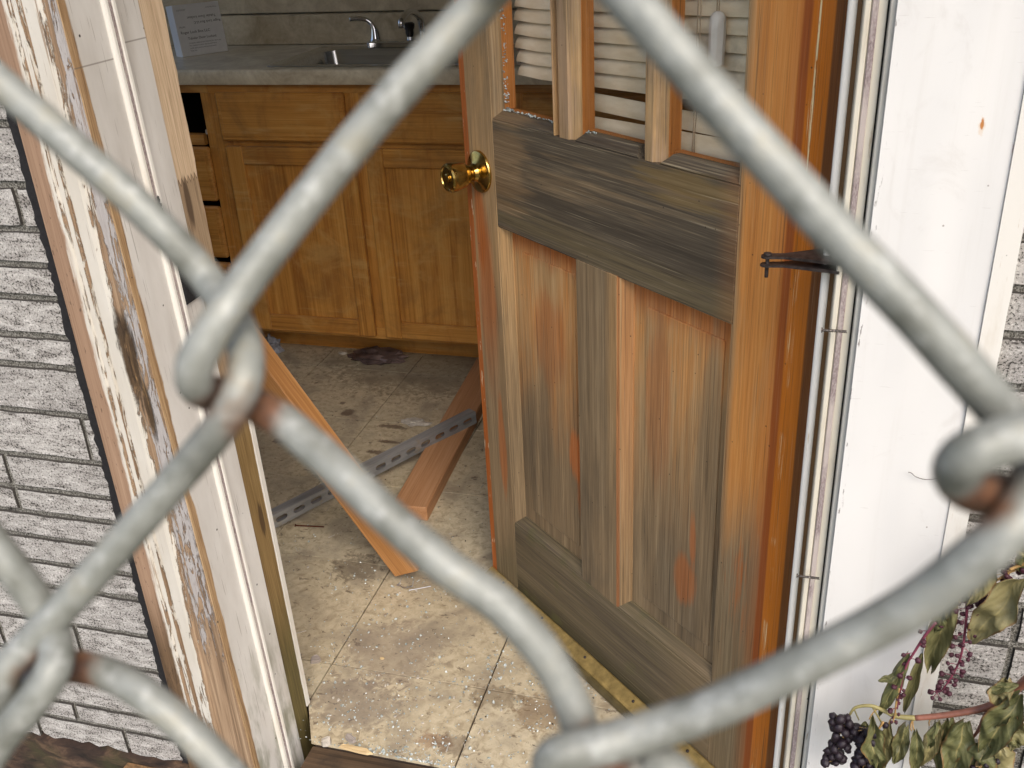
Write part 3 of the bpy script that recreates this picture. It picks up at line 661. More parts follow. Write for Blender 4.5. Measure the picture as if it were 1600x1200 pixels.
# ------------------------------------------------------------------ faux brick siding
def brick_mesh(wd, ht, seed, ragged=0):
    rnd = random.Random(seed); nx = max(4, int(wd / .018)); nz = max(2, int(ht / .018)); j = .0009
    pts = [(wd * i / nx, 0) for i in range(nx)] + [(wd, ht * i / nz) for i in range(nz)] + [(wd * (1 - i / nx), ht) for i in range(nx)] + [(0, ht * (1 - i / nz)) for i in range(nz)]
    bm = bmesh.new(); fr = []; mid = []; bk = []
    for (x, z) in pts:
        jx, jz = rnd.uniform(-j, j), rnd.uniform(-j, j)
        if ragged and z == 0: jz += rnd.uniform(-ragged, ragged)
        cxx, czz = wd / 2, ht / 2
        fr.append(bm.verts.new((x + jx + (.0012 if x < cxx else -.0012), 0, z + jz + (.0012 if z < czz else -.0012))))
        bk.append(bm.verts.new((x + jx, .004, z + jz)))
    bm.faces.new(fr)
    n = len(pts)
    for k in range(n):
        f = bm.faces.new((fr[k], bk[k], bk[(k + 1) % n], fr[(k + 1) % n])); f.material_index = 1
    bmesh.ops.recalc_face_normals(bm, faces=bm.faces)
    me = bpy.data.meshes.new('brick'); bm.to_mesh(me); bm.free(); me.materials.append(M['brick']); me.materials.append(M['brick_side']); return me
YB = 1.03
def siding(root, x0, x1, rows, joints, seed, gap=.0085):
    rnd = random.Random(seed)
    for r in range(len(rows) - 1):
        zt, zb = rows[r], rows[r + 1]; ht = zt - zb - gap
        if r in joints: js = sorted(joints[r])
        else: js = []
        # fill with joints every 0.14..0.3 m away from the known ones
        alljs = [x0] + js + [x1]; full = []
        for a, b in zip(alljs, alljs[1:]):
            full.append(a); L = b - a; k = max(1, round(L / rnd.uniform(.17, .26)))
            if L > .3:
                for i in range(1, k): full.append(a + L * (i + rnd.uniform(-.2, .2)) / k)
        full.append(x1)
        for a, b in zip(full, full[1:]):
            g2 = gap * .8; ax = a + (0 if a == x0 else g2 / 2); bx = b - (0 if b == x1 else g2 / 2)
            if bx - ax < .012: continue
            o = link('brick', brick_mesh(bx - ax, ht, rnd.random(), .006 if r == len(rows) - 2 and seed == 1 else 0), None, root)
            o.location = (ax, YB + rnd.uniform(-.0006, .0006), zb + gap / 2 + .001)
sl = thing('brick_siding', 'speckled grey faux-brick siding left of the doorway, ragged bottom edge', 'siding')
B('felt_backing', (-2.75, YB + .004, -.004), (-.9366, YB + .014, 2.45), M['mortar'], sl)
jt = random.Random(8); bm = bmesh.new()
loft(bm, [(-.9395, YB - .002), (-.9075, YB - .003), (-.9075, YB + .014), (-.9365, YB + .014)], -.006, [(-.9395, YB - .002), (-.9075, YB - .003), (-.9075, YB + .014), (-.9365, YB + .014)], 2.45, segs=300, jag={0: lambda z: (jt.uniform(-.0035, .0015), 0)})
obj('tar_edge', bm, M['tar'], sl)
rowsL = [1.40, 1.33, 1.262, 1.20, 1.152, 1.09, 1.012, .953, .903, .856, .798, .751, .675, .596, .536, .491, .445, .395, .346, .27, .196, .147, .086, .043, -.015]
jl = {5: [], 6: [-.963], 12: [-.957], 13: [-1.117], 14: [-1.117], 19: [-1.085], 23: [-1.049], 21: [-1.21], 9: [-1.12], 17: [-1.16]}
siding(sl, -2.3, -.9385, rowsL, jl, 1)
sr = thing('brick_siding', 'speckled grey faux-brick siding right of the white panel, behind the plant', 'siding')
B('felt_backing', (.15, YB + .004, -.2), (2.6, YB + .014, 2.45), M['mortar'], sr)
rowsR = [1.31, 1.25, 1.19, 1.115, 1.06, .99, .937, .886, .827, .77, .72, .66, .6, .545, .486, .425, .376, .325, .265, .21, .15, .09]
jr = {13: [.297], 14: [.297], 15: [.299], 16: [.31]}
siding(sr, .155, 1.15, rowsR, jr, 2)

# ------------------------------------------------------------------ door frame
df = thing('door_frame', 'weathered white door frame of peeling jambs, bare stud and weatherstripped right side', 'door frame')
def jx(z): return -.774 - .027 * z
ZT = 2.1
def prof_casing(z):
    j = jx(z)
    return [(-.907, 1.045), (-.907, 1.004), (-.905, 1.002), (-.881, 1.001), (-.879, .9985), (-.872, .9985), (-.870, 1.0015), (-.8675, 1.0015), (-.866, .999), (-.859, .999), (-.857, 1.003), (-.8545, 1.0035), (-.852, .9985), (-.835, .997), (-.829, .998), (-.826, 1.001), (j - .005, 1.002), (j - .0035, 1.0015), (j - .002, 1.004), (j - .002, 1.045)]
bm = bmesh.new(); loft(bm, prof_casing(-.26), -.26, prof_casing(ZT), ZT, segs=24); obj('outer_casing', bm, M['casing'], df)
def jprof(y0, y1, d0=0.0, d1=0.0, back=-.03):
    return lambda z: [(jx(z) + d0, y0), (jx(z) + d1, y1), (jx(z) + back, y1), (jx(z) + back, y0)]
def jpart(name, fn, mat, z0=-.26, z1=ZT, segs=1, jag=None):
    bm = bmesh.new(); loft(bm, fn(z0), z0, fn(z1), z1, segs=segs, jag=jag); return obj(name, bm, mat, df)
jpart('jamb_board', lambda z: [(jx(z) + .0005, 1.0015), (jx(z) + .0005, 1.0745), (jx(z) - .03, 1.0745), (jx(z) - .03, 1.046), (jx(z) - .001, 1.046), (jx(z) - .001, 1.0015)], M['jamb_outer'])
ws = jpart('weatherstrip', lambda z: [(jx(z), 1.075), (jx(z) + .004, 1.0755), (jx(z) + .0058, 1.078), (jx(z) + .0062, 1.082), (jx(z) + .0035, 1.0835), (jx(z) + .0035, 1.0885), (jx(z) + .0075, 1.0895), (jx(z) + .008, 1.0935), (jx(z) + .005, 1.0965), (jx(z) - .03, 1.0965), (jx(z) - .03, 1.075)], M['trim_white'])
pl = jpart('pile', lambda z: [(jx(z) + .0036, 1.0838), (jx(z) + .006, 1.084), (jx(z) + .0062, 1.0875), (jx(z) + .0036, 1.0882)], M['pile'], segs=1); pl.parent = ws
rj = random.Random(3)
def jagf(z): 
    n_ = mnoise.noise(Vector((z * 22, 3.1, 0))) * .0035 + mnoise.noise(Vector((z * 90, 7.1, 0))) * .002
    return (0, n_ if z > .66 else n_ * .25)
jpart('inner_board', lambda z: [(jx(z) + .001, 1.097), (jx(z) + .001, 1.136 + .0095 * z), (jx(z) - .03, 1.136 + .0095 * z), (jx(z) - .03, 1.097)], M['jamb_inner'])
jpart('bare_stud', lambda z: [(jx(z) - .002, 1.138 + .0095 * z), (jx(z) - .002, 1.181 + .0185 * z), (jx(z) - .05, 1.181 + .0185 * z), (jx(z) - .05, 1.138 + .0095 * z)], M['stud'], segs=160, jag={1: jagf})
jpart('plaster_edge', lambda z: [(jx(z) - .001, 1.1835 + .0185 * z), (jx(z) - .001, 1.194 + .0185 * z), (jx(z) - .05, 1.194 + .0185 * z), (jx(z) - .05, 1.1835 + .0185 * z)], M['trim_white'], z0=.01, z1=.78)
# dark bolt pocket and gouge in the weatherstrip
B('strike_pocket', (-.806, 1.098, .83), (-.790, 1.146, .885), M['tar'], df, .002)
bm = bmesh.new()
for k in range(26):
    t = k / 25; z = .985 - .085 * t; ww = .004 + .007 * math.sin(t * 3.1) * (0.6 + .6 * rj.random())
    p = Vector((jx(z) + .0084, 1.086 + .003 * t + rj.uniform(-.002, .002), z)); bmesh.ops.create_icosphere(bm, subdivisions=1, radius=.0026, matrix=Matrix.Translation(p) @ Matrix.Diagonal((.3, ww / .004, 1.4, 1)))
obj('gouge', bm, M['tar'], ws)
# splintered tip of the old jamb at the top, white with an orange splinter
bm = bmesh.new(); loft(bm, [(-.806, 1.2035), (-.806, 1.214), (-.85, 1.214), (-.85, 1.2035)], 1.262, [(-.808, 1.2035), (-.808, 1.220), (-.85, 1.220), (-.85, 1.2035)], 1.40, segs=6, jag={1: lambda z: (0, rj.uniform(-.003, .003))}); obj('split_jamb', bm, M['trim_white'], df)
bm = bmesh.new(); loft(bm, [(-.8055, 1.2035), (-.8055, 1.209), (-.83, 1.206)], 1.243, [(-.8055, 1.2035), (-.8055, 1.2125), (-.83, 1.2125)], 1.2618, segs=3); obj('splinter', bm, M['fir_orange'], df)

# right side: stepped plan profile strips
def strip(name, x0, x1, yf, yb, mat, bev=.001, parent=df, z0=-.1, z1=ZT):
    return B(name, (x0, yf, z0), (x1, yb, z1), mat, parent, bev)
bm = bmesh.new()
n = 12; ringz = [-.1 + (ZT + .1) * k / 60 for k in range(61)]
tube(bm, [(.0436, 1.058, -.1), (.0436, 1.058, 1.243), (.0436, 1.058, ZT)], .0046, 14); obj('bulb_seal', bm, M['bulb'], df, autosmooth=40)
bm = bmesh.new(); loft(bm, [(.0389, 1.0525), (.0470, 1.0525), (.0470, 1.058), (.0389, 1.058)], 1.215, [(.0389, 1.0525), (.0470, 1.0525), (.0470, 1.058), (.0389, 1.058)], 1.238, segs=5, jag={0: lambda z: (rj.uniform(-.001, .0005), rj.uniform(-.001, .001)), 1: lambda z: (rj.uniform(-.0005, .001), 0)}); obj('torn_seal', bm, M['chip_white'], df)
strip('seal_groove', .0474, .0529, 1.066, 1.12, M['trim_groove'], .0005)
strip('stop_lip', .0530, .0589, 1.032, 1.12, M['trim_cream'], .0012)
wr = strip('stop_strip', .0591, .0739, 1.0355, 1.12, M['trim_cream'], .0006)
strip('pile', .0601, .0661, 1.0325, 1.0353, M['pile'], .0008, wr)
strip('black_seal', .0740, .0756, 1.041, 1.12, M['black_seal'], 0)
strip('edge_board', .0757, .0840, 1.026, 1.12, M['trim_grey'], .0008)
strip('jamb_core', .0842, .115, 1.046, 1.2, M['plaster'], 0)
def screw(p, L):
    p = Vector(p); bm = bmesh.new(); prof = []
    lathe(bm, [(.0004, -.0004), (.0030, 0), (.0030, .0006), (.0014, .0016)], 14, 'z')
    pts = []; 
    tube(bm, [(0, 0, .0012), (0, 0, L)], .0013, 8)
    tp = [(0.0013 * math.cos(a), .0013 * math.sin(a), .003 + (L - .003) * k / 140) for k in range(141) for a in [k * 2 * math.pi * 13 / 140]]
    tube(bm, tp, .00058, 5)
    o = obj('screw', bm, M['screw'], df, autosmooth=40); o.location = p; o.rotation_euler = (0, R(90), 0); return o
screw((.0434, 1.018, .885), .0255); screw((.0434, 1.018, .5594), .0265)
# iron closer bracket: two tapering plates joined by a pin
br = obj('bracket', bmesh.new(), M['iron'], df)
def plate(z, th, w0, w1):
    bm = bmesh.new(); out = []
    x0, x1 = -.019, .056
    arc = [(x0 + w0 * math.cos(a), 1.058 + w0 * math.sin(a)) for a in [math.pi / 2 + math.pi * k / 8 for k in range(9)]]
    out = arc + [(x0 + .018, 1.058 - w0 * .95), (x1, 1.058 - w1), (x1, 1.058 + w1), (x0 + .018, 1.058 + w0 * .95)]
    lo = [bm.verts.new((x, y, z + (x - x0) * .045)) for x, y in out]; hi = [bm.verts.new((x, y, z + th + (x - x0) * .06)) for x, y in out]
    bm.faces.new(lo); bm.faces.new(hi)
    for k in range(len(out)): bm.faces.new((lo[k], lo[(k + 1) % len(out)], hi[(k + 1) % len(out)], hi[k]))
    return obj('plate', bm, M['iron'], br)
plate(.9500, .0024, .0066, .027); plate(.9405, .0022, .0070, .027)
bm = bmesh.new(); lathe(bm, [(.0019, .927), (.0021, .928), (.0021, .9535), (.0046, .9536), (.0044, .9550), (.002, .9556)], 14, 'z', (-.0185, 1.058, 0)); obj('pin', bm, M['iron'], br, autosmooth=40)

# ------------------------------------------------------------------ white sheet panel beside the door
wp = thing('metal_panel', 'white sheet metal panel fixed to the wall right of the door', 'panel')
bm = bmesh.new(); nx, nz = 10, 60
grid = [[bm.verts.new((.0811 + .1178 * i / nx, 1.02 + .0022 * mnoise.noise(Vector((i * .33, j * .22, 2))) + (.0008 * mnoise.noise(Vector((i * .9, j * .7, 5)))) + (.0016 * math.exp(-((j - 25.2) / .8) ** 2) * max(0, i - 4) / 6), -.1 + 2.2 * j / nz)) for i in range(nx + 1)] for j in range(nz + 1)]
for j in range(nz):
    for i in range(nx): bm.faces.new((grid[j][i], grid[j][i + 1], grid[j + 1][i + 1], grid[j + 1][i]))
r = bmesh.ops.extrude_face_region(bm, geom=list(bm.faces)); bmesh.ops.translate(bm, vec=(0, .008, 0), verts=[e for e in r['geom'] if isinstance(e, bmesh.types.BMVert)])
obj('sheet', bm, M['panel'], wp, autosmooth=40)
bm = bmesh.new()
jq = random.Random(5)
loft(bm, [(.1992, 1.0165), (.2203, 1.0165), (.2203, 1.029), (.1992, 1.029)], -.1, [(.1992, 1.0165), (.2203, 1.0165), (.2203, 1.029), (.1992, 1.029)], 2.1, segs=110, jag={1: lambda z: (jq.uniform(-.0006, .0006), 0)})
obj('edge_strip', bm, M['trim_white'], wp)
# dry tendril stuck on the panel
bm = bmesh.new(); tube(bm, [on_y(x, y, 1.0145) for x, y in catmull([(1419, 738), (1424, 739), (1431, 745), (1445, 749), (1462, 748), (1484, 742), (1500, 738)], 4)], .0004, 5)
tag(obj('tendril', bm, M['hair']), 'thin dry brown tendril clinging to the white panel', 'tendril')

# ------------------------------------------------------------------ the door
DOOR = (-.553, 1.631, 0); DA = R(-41)
dr = thing('wooden_door', 'weathered half-glazed wooden door standing ajar with flaking orange stain', 'door', DOOR, DA)
TH = .042
def sticking(bm, u0, u1, z0, z1, w_, d):
    """moulded ring that runs round the inside of a recess: slopes from the face (y 0) down to y d over width w_"""
    o = [(u0, z0), (u1, z0), (u1, z1), (u0, z1)]; i = [(u0 + w_, z0 + w_), (u1 - w_, z0 + w_), (u1 - w_, z1 - w_), (u0 + w_, z1 - w_)]
    return o, i
def dbox(name, a, b, mat, bev=.0012): return B(name, (a[0], 0, a[1]), (b[0], TH, b[1]), mat, dr, bev)
st1 = dbox('stile', (0, .022), (.096, 2.03), M['door_latch']); st1['label'] = 'grey latch stile with orange edge'
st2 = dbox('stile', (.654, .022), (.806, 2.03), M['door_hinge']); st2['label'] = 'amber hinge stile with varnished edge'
lk = dbox('lock_rail', (.0963, .807), (.6537, .988), M['door_lock']); 
bt = dbox('bottom_rail', (.0963, .022), (.6537, .192), M['door_bottom'])
dbox('top_rail', (.0963, 1.9), (.6537, 2.03), M['door_muntin'])
dbox('mullion', (.32, .1923), (.42, .8067), M['door_mull'])
def moulding(name, u0, u1, z0, z1, w_, d, mat, sides='lrtb', WS=None):
    o = [(u0, z0), (u1, z0), (u1, z1), (u0, z1)]
    for s, (k, l) in zip('brtl', ((0, 1), (1, 2), (2, 3), (3, 0))):
        if s not in sides: continue
        bm = bmesh.new(); c = ((u0 + u1) / 2, (z0 + z1) / 2)
        W_ = WS or dict(l=w_, r=w_, t=w_, b=w_)
        def pt(p, t, y):
            return (p[0] + (W_['l'] * t if p[0] < c[0] else -W_['r'] * t), y, p[1] + (W_['b'] * t if p[1] < c[1] else -W_['t'] * t))
        prof = [(0, .0012), (.12, .0008), (.3, .003), (.62, .0085), (.86, d - .0015), (1, d), (1, d + .012), (0, d + .012)]
        ra = [bm.verts.new(pt(o[k], t, y)) for t, y in prof]; rb = [bm.verts.new(pt(o[l], t, y)) for t, y in prof]
        for i in range(len(prof)): bm.faces.new((ra[i], ra[(i + 1) % len(prof)], rb[(i + 1) % len(prof)], rb[i]))
        bm.faces.new(ra); bm.faces.new(rb)
        obj(name, bm, mat[s] if isinstance(mat, dict) else mat, dr)
PW = dict(l=.022, r=.012, t=.005, b=.022)
moulding('panel_moulding', .0966, .3197, .1926, .8066, .022, .013, {'l': M['door_latch'], 'r': M['door_mull'], 't': M['door_lock'], 'b': M['door_bottom']}, WS=PW)
moulding('panel_moulding', .4203, .6537, .1926, .8066, .022, .013, {'l': M['door_mull'], 'r': M['door_hinge'], 't': M['door_lock'], 'b': M['door_bottom']}, WS=PW)
for (u0, u1, mt, lab) in ((.1186, .2977, M['door_panel1'], 'tan and orange door panel on the latch side'), (.4423, .6317, M['door_panel2'], 'brown and grey door panel on the hinge side')):
    bm = bmesh.new(); m_ = .03
        # flat field with a shallow sunk border line
    u1 += .01; box(bm, (u0, .0155, .2146), (u1, .03, .8016))
    box(bm, (u0 + m_, .0135, .2146 + m_), (u1 - m_ * .4, .0154, .8016 - m_), .0018)
    p = obj('panel', bm, mt, dr); p['label'] = lab
# glazing bars and panes
for u0, u1 in ((.27, .32), (.464, .507)):
    bm = bmesh.new(); pr = lambda: [(u0, .012), (u0 + .012, .004), (u0 + .014, .0005), (u1 - .014, .0005), (u1 - .012, .004), (u1, .012), (u1, .0165), (u1 - .004, .018), (u1 - .004, TH), (u0 + .004, TH), (u0 + .004, .018), (u0, .0165)]
    loft(bm, pr(), .9885, pr(), 1.8995); obj('muntin', bm, M['door_muntin'], dr)
for u0, u1 in ((.0966, .2697), (.3203, .4637), (.5073, .6537)):
    moulding('glazing_bead', u0, u1, .9885, 1.8995, .0135, .0125, {'b': M['door_lock'], 'l': M['door_latch'], 'r': M['door_muntin'], 't': M['door_muntin']}, 'blrt' if u0 < .1 else ('b' if u1 < .6 else 'br'))
    B('glazing_stop', (u0 + .0136 if u0 < .1 else u0, .0256, .9885), (u1 if u1 < .6 else u1, TH - .001, 1.0015), M['door_muntin'], dr, .001)
# left reveal of first light: unweathered orange
B('glazing_stop', (.0966, .0256, 1.0018), (.109, TH - .001, 1.899), M['door_latch'], dr, .0008)
for u0, u1 in ((.3165, .4665), (.5035, .6537)):
    B('pane', (u0, .0195, 1.0022), (u1, .0222, 1.898), M['glass'], dr)
# shards still held along the edge of the broken light
rj2 = random.Random(11); bm = bmesh.new()
def shard(bm, c, s, rnd):
    n_ = rnd.randint(4, 6); top = []; bot = []
    ax = Matrix.Rotation(rnd.uniform(0, 6.28), 4, 'Z') @ Matrix.Rotation(rnd.uniform(0, 6.28), 4, 'X')
    for k in range(n_):
        a = 6.283 * k / n_; rr = s * rnd.uniform(.5, 1.1); p = ax @ Vector((rr * math.cos(a), rr * math.sin(a), s * .3)); q = ax @ Vector((rr * math.cos(a) * .9, rr * math.sin(a) * .9, -s * .3))
        top.append(bm.verts.new(p + Vector(c))); bot.append(bm.verts.new(q + Vector(c)))
    bm.faces.new(top); bm.faces.new(bot[::-1])
    for k in range(n_): bm.faces.new((top[k], bot[k], bot[(k + 1) % n_], top[(k + 1) % n_]))
for k in range(110):
    z = 1.004 + rj2.random() ** 1.2 * .3; shard(bm, (.1105 + rj2.uniform(0, .0025), .021 + rj2.uniform(-.004, .004), z), rj2.uniform(.001, .0026), rj2)
for k in range(70):
    u = .112 + rj2.random() * .155 if k > 25 else .113 + rj2.random() * .02
    shard(bm, (u, .0155 + rj2.uniform(-.004, .006), 1.0035 + rj2.uniform(0, .0015)), rj2.uniform(.001, .0028), rj2)
for k in range(14): shard(bm, (.335 + rj2.uniform(0, .02), .0125 + rj2.uniform(-.003, .003), 1.002 + rj2.uniform(0, .002)), rj2.uniform(.001, .0024), rj2)
kind(obj('broken_glass', bm, M['crumb'], dr), 'stuff')
# knob
kb = obj('knob', bmesh.new(), M['brass'], dr)
bm = bmesh.new(); lathe(bm, [(.0365, 0), (.0365, .002), (.0352, .0045), (.0305, .007), (.0205, .009), (.0158, .012), (.0135, .018)], 40, 'y', (.0495, 0, .893)); obj('rosette', bm, M['brass'], kb, autosmooth=30)
bm = bmesh.new(); lathe(bm, [(.0135, .014), (.0128, .019), (.0138, .024), (.0175, .028), (.0205, .033), (.0228, .042), (.0248, .054), (.0254, .060), (.0245, .0638), (.0222, .0662), (.0195, .0668), (.0185, .0650), (.0, .0645)], 40, 'y', (.0495, 0, .893)); obj('grip', bm, M['brass'], kb, autosmooth=30)
bm = bmesh.new(); lathe(bm, [(.0075, .0652), (.0075, .0672), (.0062, .068), (.0, .068)], 24, 'y', (.0495, 0, .893)); box(bm, (.0486, -.0684, .8885), (.0504, -.0679, .8975)); obj('keyhole', bm, M['brass'], kb, autosmooth=30)
# brass coloured sweep along the bottom edge
sw = obj('door_sweep', bmesh.new(), M['gold_sweep'], dr)
bm = bmesh.new(); pr = [(0, -.0015), (0, -.0075), (0, -.021), (0, -.021), (0, -.002)]
def along(bm, yz, u0, u1):
    a = [bm.verts.new((u0, y, z)) for y, z in yz]; b = [bm.verts.new((u1, y, z)) for y, z in yz]
    for k in range(len(yz)): bm.faces.new((a[k], a[(k + 1) % len(yz)], b[(k + 1) % len(yz)], b[k]))
    bm.faces.new(a); bm.faces.new(b)
along(bm, [(-.001, .030), (-.004, .031), (-.021, .0215), (-.0245, .0175), (-.0245, .0145), (-.001, .0145)], .002, .80); obj('sweep_cap', bm, M['gold_sweep'], sw)
bm = bmesh.new(); along(bm, [(-.0255, .0142), (-.030, .0130), (-.0335, .004), (-.030, .002), (-.018, .003), (-.012, .0142)], .004, .798); obj('sweep_seal', bm, M['sweep_vinyl'], sw)
bm = bmesh.new()
for u in (.06, .2, .34, .48, .62, .76): bmesh.ops.create_icosphere(bm, subdivisions=2, radius=.0028, matrix=Matrix.Translation((u, -.012, .0275)))
obj('sweep_screws', bm, M['iron'], sw, smooth=True)

# ------------------------------------------------------------------ blinds hung behind the door glass
bl = thing('window_blind', 'yellowed vinyl mini blind with broken bottom slats behind the door glass', 'blind', DOOR, DA)
def slat(u0, u1, zb, slope, hgt=.0235, tw=0.0, yo=.066, name='slat', lab=None):
    bm = bmesh.new(); n_ = 7; rows = []
    nu = 10
    for i in range(nu + 1):
        u = u0 + (u1 - u0) * i / nu; row = []
        e = min(1, min(i, nu - i) / .45) if i in (0, nu) else 1
        for k in range(n_):
            t = k / (n_ - 1); cv = .0022 * (1 - (2 * t - 1) ** 2)
            hh = hgt * (.72 if i in (0, nu) else 1); z = zb + (hgt - hh) * .5 + hh * t + slope * (u - u0)
            row.append((u, yo - .003 + .0085 * t - cv + tw * (u - u0), z))
        rows.append(row)
    F = [[bm.verts.new(p) for p in r_] for r_ in rows]; Bk = [[bm.verts.new((p[0], p[1] + .0009, p[2])) for p in r_] for r_ in rows]
    for i in range(nu):
        for k in range(n_ - 1):
            bm.faces.new((F[i][k], F[i + 1][k], F[i + 1][k + 1], F[i][k + 1])); bm.faces.new((Bk[i][k], Bk[i][k + 1], Bk[i + 1][k + 1], Bk[i + 1][k]))
        bm.faces.new((F[i][0], Bk[i][0], Bk[i + 1][0], F[i + 1][0])); bm.faces.new((F[i][-1], F[i + 1][-1], Bk[i + 1][-1], Bk[i][-1]))
    for i in (0, nu):
        for k in range(n_ - 1): bm.faces.new((F[i][k], F[i][k + 1], Bk[i][k + 1], Bk[i][k]))
    o = obj(name, bm, M['blind'], bl, autosmooth=50)
    if lab: o['label'] = lab
for i in range(38):
    slat(.082 + random.uniform(-.003, .003), .70, 1.0465 + .0212 * i, .036 + random.uniform(-.003, .003) if i < 3 else .036, .0235, yo=.066 - (i % 2) * .0004)
slat(.215, .66, 1.0195, .0, .0235, 0.02, .064, lab='drooping broken slat')
slat(.218, .66, .982, .04, .0245, -0.01, .062, lab='loose lowest slat')
B('head_rail', (.075, .05, 1.865), (.71, .085, 1.895), M['blind_white'], bl, .003)
bm = bmesh.new(); lathe(bm, [(.004, 1.112), (.0098, 1.114), (.0106, 1.155), (.0098, 1.170), (.0072, 1.1745), (.003, 1.177)], 8, 'z', (.553, .0505, 0)); obj('cord_tassel', bm, M['blind_white'], bl, autosmooth=40)
bm = bmesh.new()
for du, z0 in ((-.0018, 1.176), (.0018, 1.176)): tube(bm, [(.553 + du, .05, z0), (.553, .05, 1.86)], .0009, 6)
tube(bm, [(.512, .054, .98), (.513, .054, 1.05), (.514, .056, 1.86)], .0008, 6); tube(bm, [(.517, .054, .98), (.5165, .053, 1.02), (.5185, .054, 1.06), (.518, .056, 1.86)], .0008, 6)
obj('pull_cord', bm, M['cord'], bl)
bm = bmesh.new()
for zc in (1.084, 1.063):
    box(bm, (.066, .074, zc), (.071, .0765, zc + .012)); box(bm, (.079, .074, zc), (.084, .0765, zc + .012)); box(bm, (.071, .074, zc), (.079, .0765, zc + .003)); box(bm, (.071, .074, zc + .009), (.079, .0765, zc + .012))
obj('clip', bm, M['blind_white'], bl)

# ------------------------------------------------------------------ kitchen units
YC = 2.58
def shaker(name, x0, x1, z0, z1, root, rail=.052, lab=None):
    """door with raised frame and a recessed panel"""
    d = obj(name, bmesh.new(), M['oak_v'], root)
    if lab: d['label'] = lab
    yf = YC - .019
    B('frame_stile', (x0, yf, z0), (x0 + rail, YC - .001, z1), M['oak_v'], d, .0025); B('frame_stile', (x1 - rail, yf, z0), (x1, YC - .001, z1), M['oak_v'], d, .0025)
    B('frame_rail', (x0 + rail + .0002, yf + .0004, z0), (x1 - rail - .0002, YC - .001, z0 + rail), M['oak_h'], d, .0025); B('frame_rail', (x0 + rail + .0002, yf + .0004, z1 - rail), (x1 - rail - .0002, YC - .001, z1), M['oak_h'], d, .0025)
    B('door_panel', (x0 + rail + .0003, yf + .011, z0 + rail + .0003), (x1 - rail - .0003, YC - .0015, z1 - rail - .0003), M['oak_v'], d)
    return d
def cabinet(x0, x1, label, cols, drawers, openings=()):
    c = thing('base_cabinet', label, 'cabinet')
    B('toe_kick', (x0, 2.70, .0), (x1, 2.716, .104), M['oak_h'], c)
    B('side_panel', (x0, YC + .02, .104), (x0 + .016, 3.03, .868), M['oak_v'], c); B('side_panel', (x1 - .016, YC + .02, .104), (x1, 3.03, .868), M['oak_v'], c)
    B('bottom_panel', (x0 + .016, YC + .02, .104), (x1 - .016, 3.03, .12), M['oak_h'], c); B('back_panel', (x0 + .016, 3.03, .104), (x1 - .016, 3.04, .868), M['dark_void'], c)
    B('face_rail', (x0, YC, .842), (x1, YC + .02, .868), M['oak_h'], c, .001); B('face_rail', (x0, YC, .098), (x1, YC + .02, .135), M['oak_h'], c, .001); B('face_rail', (x0 + .04, YC + .0004, .69), (x1 - .04, YC + .02, .722), M['oak_h'], c, .001)
    for a in cols: B('face_stile', (a[0], YC + .0002, .1352), (a[1], YC + .02, .8418), M['oak_v'], c, .001)
    for (a, b, z0, z1) in drawers:
        bm = bmesh.new(); box(bm, (a, YC - .019, z0), (b, YC - .001, z1), .005); box(bm, (a + .014, YC - .021, z0 + .014), (b - .014, YC - .0191, z1 - .014), .0012); obj('drawer_front', bm, M['oak_h'], c)
    return c
c1 = cabinet(-1.642, -.745, 'golden oak base cabinet under the sink with dirty doors', ((-1.642, -1.585), (-1.215, -1.15), (-.80, -.745)), ((-1.612, -1.212, .708, .846), (-1.166, -.766, .708, .846)))
shaker('cabinet_door', -1.605, -1.198, .112, .692, c1); shaker('cabinet_door', -1.163, -.758, .112, .692, c1)
c2 = cabinet(-2.10, -1.6425, 'narrow oak drawer cabinet left of the sink with one drawer missing', ((-1.668, -1.6425), (-2.10, -2.06)), ((-2.05, -1.664, .525, .688), (-2.05, -1.664, .345, .508), (-2.05, -1.664, .125, .328)))
B('drawer_slide', (-1.676, YC + .004, .722), (-1.669, YC + .3, .735), M['chip_white'], c2)
c3 = cabinet(-.744, .3, 'dark oak base cabinet run seen through the broken door pane', ((-.744, -.69), (-.25, -.19), (.24, .3)), ((-.70, -.23, .708, .846), (-.205, .26, .708, .846)))
shaker('cabinet_door', -.70, -.23, .112, .692, c3); shaker('cabinet_door', -.205, .26, .112, .692, c3)

ct = thing('countertop', 'mottled grey stone laminate countertop with rolled front edge', 'countertop')
SX0, SX1, SY0, SY1 = -1.435, -.62, 2.622, 2.955          # cut-out for the sink
bm = bmesh.new()
for a, b in (((-2.10, 2.575, .868), (SX0, 3.038, .909)), ((SX1, 2.575, .868), (.3, 3.038, .909)), ((SX0, 2.575, .868), (SX1, SY0, .909)), ((SX0, SY1, .868), (SX1, 3.038, .909))): box(bm, a, b)
obj('worktop', bm, M['counter'], ct)
bm = bmesh.new(); pts = [(2.5748, .868), (2.558, .868), (2.5555, .871), (2.5555, .902), (2.5575, .9075), (2.562, .9092), (2.5748, .9088)]
a_ = [bm.verts.new((-2.10, y, z)) for y, z in pts]; b_ = [bm.verts.new((.3, y, z)) for y, z in pts]
for k in range(len(pts)): bm.faces.new((a_[k], a_[(k + 1) % len(pts)], b_[(k + 1) % len(pts)], b_[k]))
bm.faces.new(a_); bm.faces.new(b_); obj('front_edge', bm, M['counter'], ct, autosmooth=50)
B('backsplash', (-2.10, 3.04, .9095), (.3, 3.07, 1.0), M['splash'], ct, .002)
wb = B('wall_board', (-2.60, 3.075, 1.004), (.9, 3.138, 2.40), M['splash']); kind(wb, 'structure')

